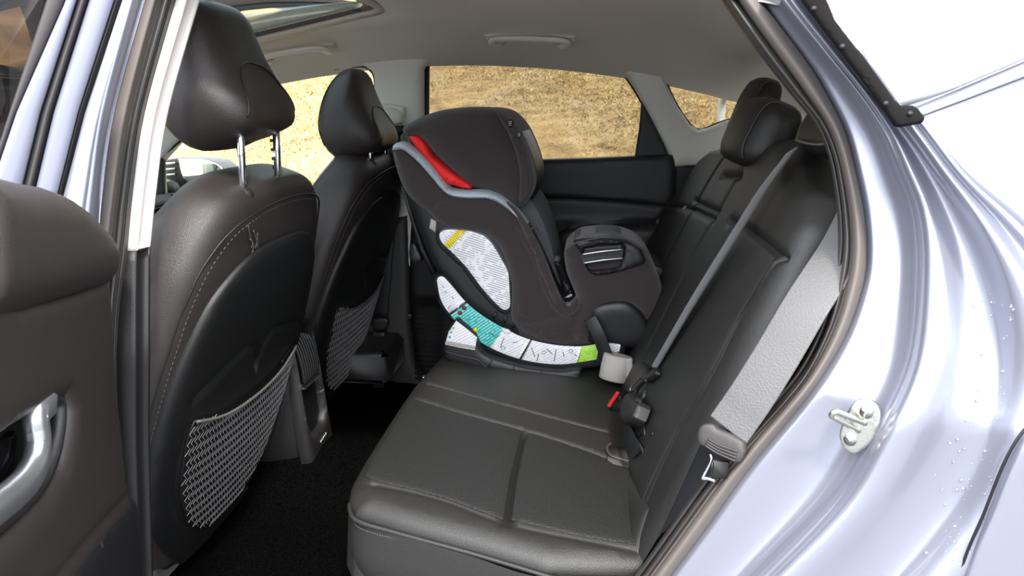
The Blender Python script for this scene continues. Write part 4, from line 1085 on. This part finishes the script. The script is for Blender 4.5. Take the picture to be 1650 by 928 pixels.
# stickers
L = [(708, 381), (710, 374), (720, 370), (745, 371), (768, 375), (786, 385), (800, 404), (812, 425), (819, 440), (821, 470), (822, 490), (819, 497), (812, 499), (800, 490), (775, 462), (752, 431), (728, 406), (713, 392)]
side('label_frame', [(701, 382), (704, 370), (718, 364), (748, 366), (773, 371), (791, 381), (806, 402), (818, 424), (825, 440), (827, 470), (828, 492), (822, 505), (810, 506), (796, 496), (770, 468), (746, 436), (722, 412), (706, 396)], YS-.016, .006, .008, .006, 'cs_shell', res=.02)
pl = plY(YS-.024)
lb = puff('warning_label', uv(pl, L), pl, .001, .002, .002, 'white_label', cs, smooth_outline=2, res=.03)
pl = plY(YS-.0255); puff('yellow_stripe', uv(pl, [(737, 370.5), (751, 372), (724, 400), (716, 394)]), pl, .0005, .001, .001, 'yellow', lb, res=.03)
side('buckle_guide', [(694, 352), (703, 357), (701, 374), (692, 368)], YS-.026, .003, .004, .006, 'grey_foam', sm=0, res=.02, label='pale grey translucent strap guide')
# curved rail with its printed band
rail_o = [(704, 446), (699, 455), (706, 487), (722, 510), (745, 536), (790, 567), (845, 588), (900, 596), (955, 592), (1003, 580)]
rail_i = [(712, 443), (722, 450), (752, 488), (800, 524), (850, 546), (900, 556), (940, 556), (975, 551), (1003, 545)]
side('recline_rail', rail_o+rail_i[::-1], YS-.035, .006, .008, .03, 'cs_shell', sm=2, res=.02)
pl = plY(YS-.043)
def blend(a, b_, t): return (a[0]*(1-t)+b_[0]*t, a[1]*(1-t)+b_[1]*t)
lo_ = resample(catmull([(a[0], a[1], 0) for a in [(704, 452), (710, 482), (724, 505), (748, 532), (790, 560), (840, 579), (895, 587), (945, 582), (985, 573), (998, 566)]], 8), 101)
hi2 = resample(catmull([(a[0], a[1], 0) for a in [(716, 447), (730, 463), (752, 488), (778, 509), (812, 529), (850, 546), (895, 556), (938, 558), (975, 552), (1001, 550)]], 8), 101)
def seg(name, s0, s1, m, **k):
    a = [(p.x, p.y) for p in lo_[s0:s1+1]]; b_ = [(p.x, p.y) for p in hi2[s0:s1+1]]
    return puff(name, uv(pl, a+b_[::-1]), pl, .0006, .001, .0015, m, cs, res=.03, **k)
cap = [(704, 452), (706, 447), (711, 445), (716, 447)]
a = cap+[(p.x, p.y) for p in hi2[1:17]]+[(p.x, p.y) for p in lo_[:17][::-1]]
puff('rail_label', uv(pl, a), pl, .0006, .001, .0015, 'rail_label', cs, res=.03)
seg('rail_label', 17, 40, 'teal', label='teal printed section'); seg('rail_label', 40, 54, 'rail_label'); seg('rail_label', 55, 80, 'rail_label'); seg('rail_label', 80, 89, 'green', label='green printed section'); seg('rail_label', 92, 100, 'rail_label')
# marks on the band
g = MB(); pl3 = plY(YS-.0452)
def mark(gm_, pts, r_=.0007):
    v, f = tube_vf([onP(a_[0], a_[1], pl3) for a_ in pts], r_, 4)
    if gm_ is None: mk('rail_mark', v, f, 'ink', cs)
    else: gm_.add(v, f)
for q in ([(716, 470), (720, 471)], [(722, 497), (726, 492)], [(712, 460), (716, 464)], [(728, 478), (731, 482)], [(812, 545), (806, 560)], [(826, 552), (834, 551)], [(856, 560), (862, 575)], [(865, 582), (868, 570)], [(880, 562), (890, 570)], [(893, 582), (896, 562)], [(907, 567), (909, 574)], [(925, 570), (930, 574)], [(790, 536), (796, 541)]): mark(None, q)
for cx_, cy_ in ((876, 568), (920, 566)):
    mark(None, [(cx_+3*math.cos(a), cy_+3*math.sin(a)) for a in [i*.7 for i in range(10)]], .0005)
g = MB(); mark(g, [(737, 500), (741, 491), (748, 486)], .0013); g.build('rail_arrow', 'white', cs)
for cx_, cy_ in ((748, 496), (741, 504)):
    q = onP(cx_, cy_, pl3); v, f = tube_vf([q, q+Vector((0, -.0006, 0))], .0055, 14); mk('warning_roundel', v, f, 'ink', cs)
    v, f = tube_vf([q+Vector((0, -.0006, 0)), q+Vector((0, -.0012, 0))], .003, 10); mk('roundel_centre', v, f, 'red', cs)
q = onP(766, 532, pl3); v, f = tube_vf([q, q+Vector((0, -.0006, 0))], .006, 12); mk('yellow_dot', v, f, 'yellow', cs)
for cx_, cy_ in ((791, 549), (811, 561)):
    g = MB(); mark(g, [(cx_+3.2*math.cos(a), cy_+3.2*math.sin(a)) for a in [i*.7 for i in range(10)]], .0008); g.build('teal_ring', 'teal', cs)
side('rail_tab', [(808, 528), (821, 532), (823, 538), (811, 536)], YS-.046, .002, .003, .004, 'white', sm=0, res=.02)
g = MB()
for k, (a_, b2) in enumerate((((795, 512), (800, 503)), ((812, 520), (816, 508)), ((826, 528), (832, 514)))):
    A_, B2 = onY(*a_, YS-.02), onY(*b2, YS-.02); v, f = sweep_vf([A_, B2], [(-.004, -.006), (.004, -.006), (.004, .006), (-.004, .006)], (0, -1, 0)); mk('recline_notch', v, f, 'plastic', cs)
# base
BS = [(716, 548), (722, 530), (735, 514), (744, 520), (766, 540), (774, 560), (790, 574), (845, 590), (900, 597), (932, 593), (937, 600), (936, 622), (915, 630), (860, 620), (800, 604), (755, 590), (718, 577)]
base = side('base', BS, YS-.062, .012, .014, .42, 'plastic', sm=2, res=.012)
ed = [onY(a_, b2, YS-.075) for a_, b2 in ((717, 566), (745, 574), (770, 580), (785, 592), (820, 601), (870, 610), (930, 613))]
v, f = tube_vf(catmull(ed, 6), .0028, 6); mk('base_lip', v, f, 'plastic', base)
for a_, b2 in (((792, 580), (786, 594)), ((828, 590), (826, 603)), ((872, 597), (874, 611))):
    v, f = tube_vf([onY(*a_, YS-.076), onY(*b2, YS-.076)], .0022, 5); mk('base_rib', v, f, 'plastic', base)
side('base_foot', [(930, 594), (975, 585), (1000, 576), (1010, 590), (1000, 612), (940, 622)], YS+.02, .01, .01, .36, 'cs_shell', sm=0, res=.03)
pl = plY(YS-.0765); bl = puff('base_label', uv(pl, [(735, 517), (752, 530), (769, 544), (765, 564), (740, 560), (717, 555), (723, 534)]), pl, .0006, .001, .002, 'rail_label', cs, res=.03)
for a_, m_ in (((731, 528), 'green'), ((727, 535), 'teal'), ((725, 543), 'teal')):
    q = onY(*a_, YS-.0785); v, f = tube_vf([q, q+Vector((0, -.0006, 0))], .003, 8); mk('label_mark', v, f, m_, bl)
pl = plY(YS-.0780); puff('label_bar', uv(pl, [(719, 549), (766, 558), (765, 563), (718, 555)]), pl, .0003, .001, .001, 'grey_foam', bl, res=.03)
# leg bolster with cup holder
C = [(909, 408), (913, 399), (925, 388), (940, 381), (985, 378), (1012, 384), (1034, 395), (1046, 410), (1060, 440), (1067, 470), (1060, 498), (1040, 520), (1010, 532), (975, 540), (945, 548), (915, 540), (905, 520), (922, 502), (929, 482), (922, 460), (913, 438)]
pl = plY(YS+.005)
lg = puff('leg_bolster', uv(pl, C), pl, .045, .05, .15, 'cs_fabric', cs, smooth_outline=3, res=.012, creases=[(uv(pl, [(958, 503), (966, 488), (985, 481), (1010, 481), (1030, 494), (1046, 514)]), .008, .005), (uv(pl, [(1040, 396), (1052, 424), (1066, 458)]), .006, .005)])
side('bolster_base', [(950, 505), (962, 490), (985, 484), (1010, 484), (1028, 496), (1042, 516), (1048, 545), (1020, 560), (985, 556), (948, 550)], YS-.030, .016, .02, .30, 'cs_shell', sm=2, res=.016)
side('lower_skirt', [(835, 528), (870, 545), (905, 552), (930, 545), (950, 520), (975, 530), (990, 550), (960, 556), (900, 560), (850, 552)], YS-.020, .012, .02, .3, 'cs_fabric', sm=2, res=.016)
# gathered knot under the fabric
v, f = tube_vf(catmull([onY(a_, b2, YS-.034) for a_, b2 in ((870, 532), (885, 536), (900, 532))], 5), [.006+.003*math.sin(i) for i in range(11)], 8); mk('gathered_hem', v, f, 'cs_fabric', cs)
CUP = [(924, 389), (936, 384), (985, 383), (1014, 389), (1030, 398), (1037, 412), (1037, 424), (1000, 437), (965, 443), (950, 439), (941, 424), (934, 404)]
pl = plY(YS-.040)
hole = [(941, 400), (1002, 394), (1000, 420), (994, 430), (958, 434), (948, 430)]
cu_ = puff('cup_holder', uv(pl, CUP), pl, .012, .010, .012, 'plastic', lg, smooth_outline=2, res=.012, holes=[uv(pl, hole)])
pl = plY(YS-.034); puff('cup_well', uv(pl, hole), pl, .001, .002, .004, 'black', cu_, res=.02)
for a_, b2 in (((938, 410), (1003, 402)), ((940, 424), (1004, 416))):
    q = [onY(*a_, YS-.056), onY((a_[0]+b2[0])/2, (a_[1]+b2[1])/2-1, YS-.062), onY(*b2, YS-.056)]
    v, f = tube_vf(catmull(q, 6), .0024, 6); mk('elastic_edge', v, f, 'satin', cu_, label='pale shiny elastic edge')
q = [onY(938, 417, YS-.052), onY(972, 412, YS-.058), onY(1003, 409, YS-.052)]
v, f = sweep_vf(catmull(q, 6), [(-.010, -.001), (.010, -.001), (.010, .001), (-.010, .001)], (0, -1, 0)); mk('elastic_strap', v, f, 'belt', cu_)
q = [onY(*a_, YS-.050) for a_ in ((912, 405), (924, 394), (940, 388), (962, 384), (985, 379), (1000, 381), (1018, 390), (1032, 400))]
v, f = tube_vf(catmull(q, 6), .0022, 6); mk('cup_rim', v, f, 'pillar_d', cu_)
side('bolster_top', [(924, 388), (931, 380), (950, 378), (970, 374), (988, 372), (1002, 378), (1016, 388), (985, 392), (940, 394)], YS+.03, .02, .02, .10, 'cs_grey', sm=2, res=.016)
# crotch buckle and harness between pad and bolster
side('harness_pad', [(893, 420), (900, 440), (908, 470), (918, 490), (924, 470), (914, 445), (906, 425)], YS+.05, .01, .012, .06, 'cs_shell', sm=2, res=.02)
v, f = box_vf(onY(915, 478, YS+.0), (.035, .03, .02), Matrix.Rotation(-.5, 3, 'Y'), .005); mk('harness_buckle', v, f, 'gloss', cs)
v, f = box_vf(onY(920, 490, YS-.015), (.03, .02, .008), Matrix.Rotation(-.3, 3, 'Y'), .003); mk('harness_tongue', v, f, 'rubber_l', cs)
q = [onY(*a_, YS-.036) for a_ in ((905, 488), (910, 502), (920, 507), (931, 500), (935, 488))]
v, f = tube_vf(catmull(q, 6), .003, 6); mk('cord_channel', v, f, 'cs_fabric', cs)
q = [onY(*a_, YS-.034) for a_ in ((857, 378), (856, 370), (862, 367), (868, 372), (868, 382))]
v, f = tube_vf(catmull(q, 6), .0022, 6); mk('strap_loop', v, f, 'cs_mesh', cs)
side('fabric_tab', [(836, 490), (852, 497), (858, 510), (846, 512), (836, 502)], YS-.036, .004, .005, .004, 'cs_fabric', sm=2, res=.02)
side('rear_pad', [(1040, 425), (1058, 425), (1072, 432), (1080, 450), (1078, 470), (1066, 488), (1060, 460)], YS+.10, .012, .012, .18, 'cs_shell', sm=2, res=.02)
# frame behind the shell
v, f = tube_vf([onY(650, 300, YS+.1), onY(664, 350, YS+.1), onY(680, 400, YS+.1), onY(700, 440, YS+.08)], [.006, .007, .008, .01], 8); mk('rear_bar', v, f, 'plastic', cs)
side('rear_bracket', [(660, 400), (668, 392), (676, 405), (680, 420), (668, 424), (660, 415)], YS+.09, .006, .008, .03, 'cs_shell', sm=2, res=.02)
# ================================================================== BELTS AND SMALL THINGS
def belt(name, path, wid, nrm, m, parent, n=6, **k):
    v, f = sweep_vf(catmull(path, n), ribbon_sec(wid), nrm); return mk(name, v, f, m, parent, **k)
bN = BP[3]
# middle belt across the near backrest
cb = empty('seat_belt', onP(1040, 640, BP, .03), 'narrow dark grey middle seat belt hanging over the backrest to a clip and buckle', 'seat belt')
p = [onP(1276, 243, BP, .040), onP(1230, 305, BP, .058), onP(1180, 384, BP, 0.060), (onP(1115, 488, BP, .055)), onP(1060, 582, BP, .045), onP(1052, 596, BP, .044)]
belt('webbing', p, .042, bN, 'belt', cb)
tp = (onP(1045, 600, BP, .048), *BP[1:])
puff('tongue', uv(tp, [(1034, 583), (1043, 589), (1049, 600), (1056, 592), (1060, 597), (1056, 606), (1044, 614), (1034, 612), (1031, 598)]), tp, .005, .005, .006, 'plastic', cb, res=.008, smooth_outline=3)
v, f = tube_vf(catmull([onP(a, b_, BP, .05) for a, b_ in ((1040, 612), (1028, 624), (1017, 631), (1016, 626), (1026, 614), (1034, 606))], 5), .0018, 6); mk('clip_loop', v, f, 'chrome', cb)
v, f = tube_vf(catmull([onP(a, b_, BP, .052) for a, b_ in ((1042, 612), (1032, 620), (1024, 632), (1026, 645), (1036, 642), (1040, 630))], 5), .0045, 8); mk('hook', v, f, 'plastic', cb)
tp = (onP(1025, 660, BP, .062), *BP[1:])
puff('buckle', uv(tp, [(1013, 640), (1022, 634), (1027, 645), (1036, 650), (1032, 664), (1022, 683), (1006, 682), (1005, 664)]), tp, .012, .010, .016, 'plastic', cb, res=.008, smooth_outline=2)
v, f = box_vf(onP(1030, 646, BP, .066), (.014, .022, .012), Matrix.Rotation(.4, 3, 'Y'), .004); mk('buckle_tongue', v, f, 'plastic', cb)
belt('buckle_strap', [onP(1013, 676, BP, .058), onP(1012, 700, BP, .055), onP(1022, 724, BP, .050), onP(1045, 740, BP, .020)], .034, bN, 'black', cb)
belt('lap_webbing', [onP(1024, 678, BP, .050), onP(1034, 700, BP, .040), onP(1040, 735, BP, .015)], .030, bN, 'black', cb)
v, f = tube_vf(catmull([onP(a, b_, CP, .034) for a, b_ in ((985, 714), (978, 722), (985, 734), (1010, 742), (1034, 746), (1056, 738))], 6), .0028, 6); mk('anchor_piping', v, f, 'rubber', cb)
# wide near belt
nb = empty('seat_belt', onY(1160, 700, .02), 'wide light grey shoulder belt nearest the door opening with ribbed latch plate', 'seat belt')
def near(px, py, Y): return onY(px, py, Y)
p = [near(1402, 300, .19), near(1356, 400, .085), near(1300, 490, .04), near(1252, 572, .02), near(1212, 636, .010), near(1190, 668, .008), near(1173, 692, .006)]
nN = lambda t: Vector((-.62+.12*t, -.72, .30))
belt('webbing', p, .058, nN, 'belt_l', nb, 8)
p = [near(1166, 706, .016), near(1140, 760, .03), near(1108, 830, .04), near(1075, 900, .05), near(1050, 960, .06)]
belt('lower_webbing', p, .050, nN, 'black', nb, 8)  # same grey belt below the latch, its shade painted in as black
tO = near(1160, 705, .0); tn = Vector((-.5, -.78, .3)).normalized(); tU = Vector((1, 0, 0)); tU = (tU-tn*tU.dot(tn)).normalized(); tV = tn.cross(tU)
tp = (tO, tU, tV, tn)
slot = [(1144, 694), (1148, 690), (1196, 716), (1192, 722), (1150, 702)]
puff('latch_plate', uv(tp, [(1124, 703), (1128, 688), (1138, 682), (1151, 684), (1156, 690), (1200, 712), (1196, 738), (1186, 746), (1165, 735), (1140, 722), (1128, 716)]), tp, .005, .006, .007, 'rubber', nb, res=.006, smooth_outline=2)
for k in range(4):
    q = [onP(a, b_, tp, .0068) for a, b_ in ((1141-k*1.5, 707+k*3.6), (1158-k*1, 717+k*4.2), (1188-k*1, 727+k*5.2))]
    v, f = tube_vf(catmull(q, 5), .0014, 6); mk('grip_rib', v, f, 'rubber', nb)
q = [onP(a, b_, tp, .0) for a, b_ in ((1145, 732), (1146, 742), (1139, 756), (1132, 770), (1140, 771), (1152, 775))]
v, f = tube_vf(catmull(q, 6), .0022, 8); mk('metal_tongue', v, f, 'chrome', nb)
v, f = box_vf(onP(1160, 756, tp, -.004), (.022, .006, .026), None, .002); mk('tongue_core', v, f, 'black', nb)
# far outer belt
fb = empty('seat_belt', onP(1060, 420, BP, .03), 'thin dark belt lying along the far outer edge of the rear backrest', 'seat belt')
belt('webbing', [onP(a, b_, BP, .03) for a, b_ in ((1166, 236), (1140, 278), (1108, 328), (1072, 384), (1046, 424))], .030, bN, 'belt', fb)
v, f = box_vf(onP(1046, 426, BP, .035), (.03, .05, .03), Matrix.Rotation(.4, 3, 'Y'), .006); mk('latch', v, f, 'plastic', fb)
# belt through the child seat
tb_ = empty('seat_belt', onY(985, 600, .74), 'black strap crossing the printed rail of the child seat down to the buckle', 'seat belt')
belt('webbing', [onY(950, 512, .75), onY(962, 535, .735), onY(972, 560, .732), onY(980, 585, .735), onY(985, 612, .76)], .032, (-.25, -.95, .2), 'black', tb_)
belt('upper_strap', [onY(1035, 400, .84), onY(1058, 446, .84), onY(1068, 470, .86)], .012, (-.3, -.9, .2), 'black', tb_)
v, f = box_vf(onY(1001, 540, .95), (.03, .02, .014), None, .003); mk('red_button', v, f, 'redplastic', tb_)
# far front belt on the pillar
pb = empty('seat_belt', onY(612, 600, 1.36), 'black front seat belt hanging down the far centre pillar', 'seat belt')
belt('webbing', [onY(640, 206, 1.365), onY(634, 250, 1.36), onY(622, 400, 1.345), onY(613, 515, 1.34)], .046, (0, -1, 0), 'black', pb)
pl = plY(1.335)
puff('slip_guide', uv(pl, [(601, 512), (624, 512), (626, 524), (620, 531), (604, 531), (600, 524)]), pl, .008, .008, .006, 'plastic', pb, res=.012, smooth_outline=2)
puff('retractor_cover', uv(pl, [(600, 532), (622, 534), (624, 560), (618, 572), (604, 572), (599, 556)]), pl, .010, .008, .01, 'plastic', pb, res=.012)
belt('lower_webbing', [onY(611, 568, 1.34), onY(610, 590, 1.34), onY(610, 626, 1.32)], .034, (0, -1, 0), 'belt', pb)
v, f = box_vf(onY(606, 631, 1.315), (.11, .04, .012), None, .004); mk('belt_anchor', v, f, 'rubber', pb)
pl = plY(1.38)
puff('height_adjuster', uv(pl, [(611, 172), (616, 167), (648, 170), (653, 178), (652, 204), (646, 210), (618, 206), (610, 196)]), pl, .010, .010, .012, 'pillar', pb, res=.014, smooth_outline=2, label='pale grey belt height adjuster')
puff('adjuster_cover', uv(plY(1.366), [(617, 178), (625, 172), (646, 180), (650, 190), (648, 200), (634, 200), (620, 192)]), plY(1.366), .014, .012, .008, 'pillar', pb, res=.012, smooth_outline=2, label='pale grey swivelling cover')
v, f = box_vf(onY(640, 210, 1.355), (.055, .03, .03), None, .008); mk('webbing_slot', v, f, 'plastic', pb)
# red seat belt buckle on the cushion
rb = empty('belt_buckle', onP(990, 655, CP, .03), 'small seat belt buckle with red button standing in the gap of the rear cushion', 'buckle')
rpl = (onP(990, 650, CP, .055), Vector((.9, -.43, 0)).normalized(), Vector((0, 0, 1)), Vector((-.43, -.9, 0)).normalized())
puff('buckle_body', uv(rpl, [(979, 652), (995, 632), (1006, 637), (1004, 662), (984, 662)]), rpl, .006, .005, .022, 'gloss', rb, res=.01)
puff('red_button', uv((rpl[0]+rpl[3]*.007, *rpl[1:]), [(978, 653), (993, 631), (998, 634), (983, 657)]), (rpl[0]+rpl[3]*.007, *rpl[1:]), .003, .003, .004, 'redplastic', rb, res=.01, label='red release button')
# grey vinyl roll
gr = empty('strap_cover', onY(995, 590, .72), 'light grey rolled vinyl strap cover beside the child seat base', 'strap cover')
R_ = onY(1003, 572, .735); L_ = onY(984, 606, .715)
a0 = (onY(997, 572, .73)); a1 = onY(988, 612, .72); ax = (a1-a0)
q = []; n = 40
sideU = Vector((1, .1, .25)); sideU = (sideU-ax.normalized()*sideU.dot(ax.normalized())).normalized(); dv_ = ax.normalized().cross(sideU)
sec = []
for k in range(n):
    a = 2*math.pi*k/n; r_ = .036
    sec.append((r_*math.cos(a), .030*math.sin(a)))
def rollrow(c, s): return [c+sideU*(x*s)+dv_*(y*s) for x, y in sec]
rws = [rollrow(a0, .02), rollrow(a0, .75), rollrow(a0, .93), rollrow(a0+ax*.04, 1), rollrow(a0+ax*.5, 1.03), rollrow(a0+ax*.96, 1), rollrow(a1, .93), rollrow(a1, .75), rollrow(a1, .02)]
v, f = loft_vf(rws, closed=True, cap=True); mk('roll', v, f, 'grey_foam', gr)
fp = plY(.705)
puff('flap', uv(fp, [(1003, 578), (1018, 578), (1020, 590), (1016, 628), (1013, 629), (1002, 612)]), fp, .002, .003, .003, 'grey_foam', gr, res=.012)
v, f = tube_vf(catmull([onY(a, b_, .70) for a, b_ in ((968, 603), (985, 612), (1003, 612))], 4), .0015, 5); mk('rolled_edge', v, f, 'grey_foam', gr)
# grab handles
def handle(px, feet, label):
    P = [onRoof(a, b_, lambda x, y: zroof(x, y)-.004) for a, b_ in px]; Fh = [onRoof(a, b_, lambda x, y: zroof(x, y)-.002) for a, b_ in feet]
    r = empty('grab_handle', (P[0]+P[-1])/2, label, 'grab handle', 'grab handles along the far roof edge')
    inn = Vector((0, -.5, -.86)).normalized(); d = (P[-1]-P[0])
    path = [Fh[0], Fh[0]+inn*.010]+[p+inn*.020 for p in P]+[Fh[1]+inn*.010, Fh[1]]
    path = catmull(path, 6)
    def sec(t):
        e = abs(t-.5)*2; w_ = .010+.004*max(0, (e-.75)/.25)
        return [(w_*math.cos(q), .0065*math.sin(q)) for q in [2*math.pi*k/14 for k in range(14)]]
    v, f = sweep_vf(path, sec, inn); mk('grip', v, f, 'pillar', r)
    for q in Fh:
        v, f = box_vf(q+inn*.004, (.032, .022, .014), None, .005); mk('hinge', v, f, 'pillar', r)
    nn = Vector((0, -.45, -.9)).normalized(); U = d.normalized(); Vv = nn.cross(U); mid = (P[0]+P[-1])/2
    L = d.length/2+.012
    puff('recess_surround', [(-L, 0), (-L+.012, .016), (L-.012, .016), (L, 0), (L-.012, -.016), (-L+.012, -.016)], (mid+nn*.002, U, Vv, nn), .004, .008, .02, 'headliner', r, res=.01, smooth_outline=3)
    return r
handle([(421, 91), (432, 82), (475, 73), (515, 69), (531, 74)], [(434, 97), (526, 79)], 'pale grey grab handle above the far front window')
handle([(793, 60), (800, 54), (850, 53), (905, 56), (915, 62)], [(804, 68), (904, 70)], 'pale grey grab handle above the far rear window')
# floor mat in the far rear footwell
mt = empty('floor_mat', (-.30, .93, .36), 'black carpet floor mat in the far rear footwell', 'floor mat')
mp_ = (Vector((0, 0, .318)), Vector((1, 0, 0)), Vector((0, 1, 0)), Vector((0, 0, 1)))
puff('mat_pile', uv(mp_, [(535, 690), (625, 690), (610, 720), (590, 760), (560, 800), (505, 800), (520, 740)]), mp_, .006, .01, .012, 'carpet', mt, res=.03)
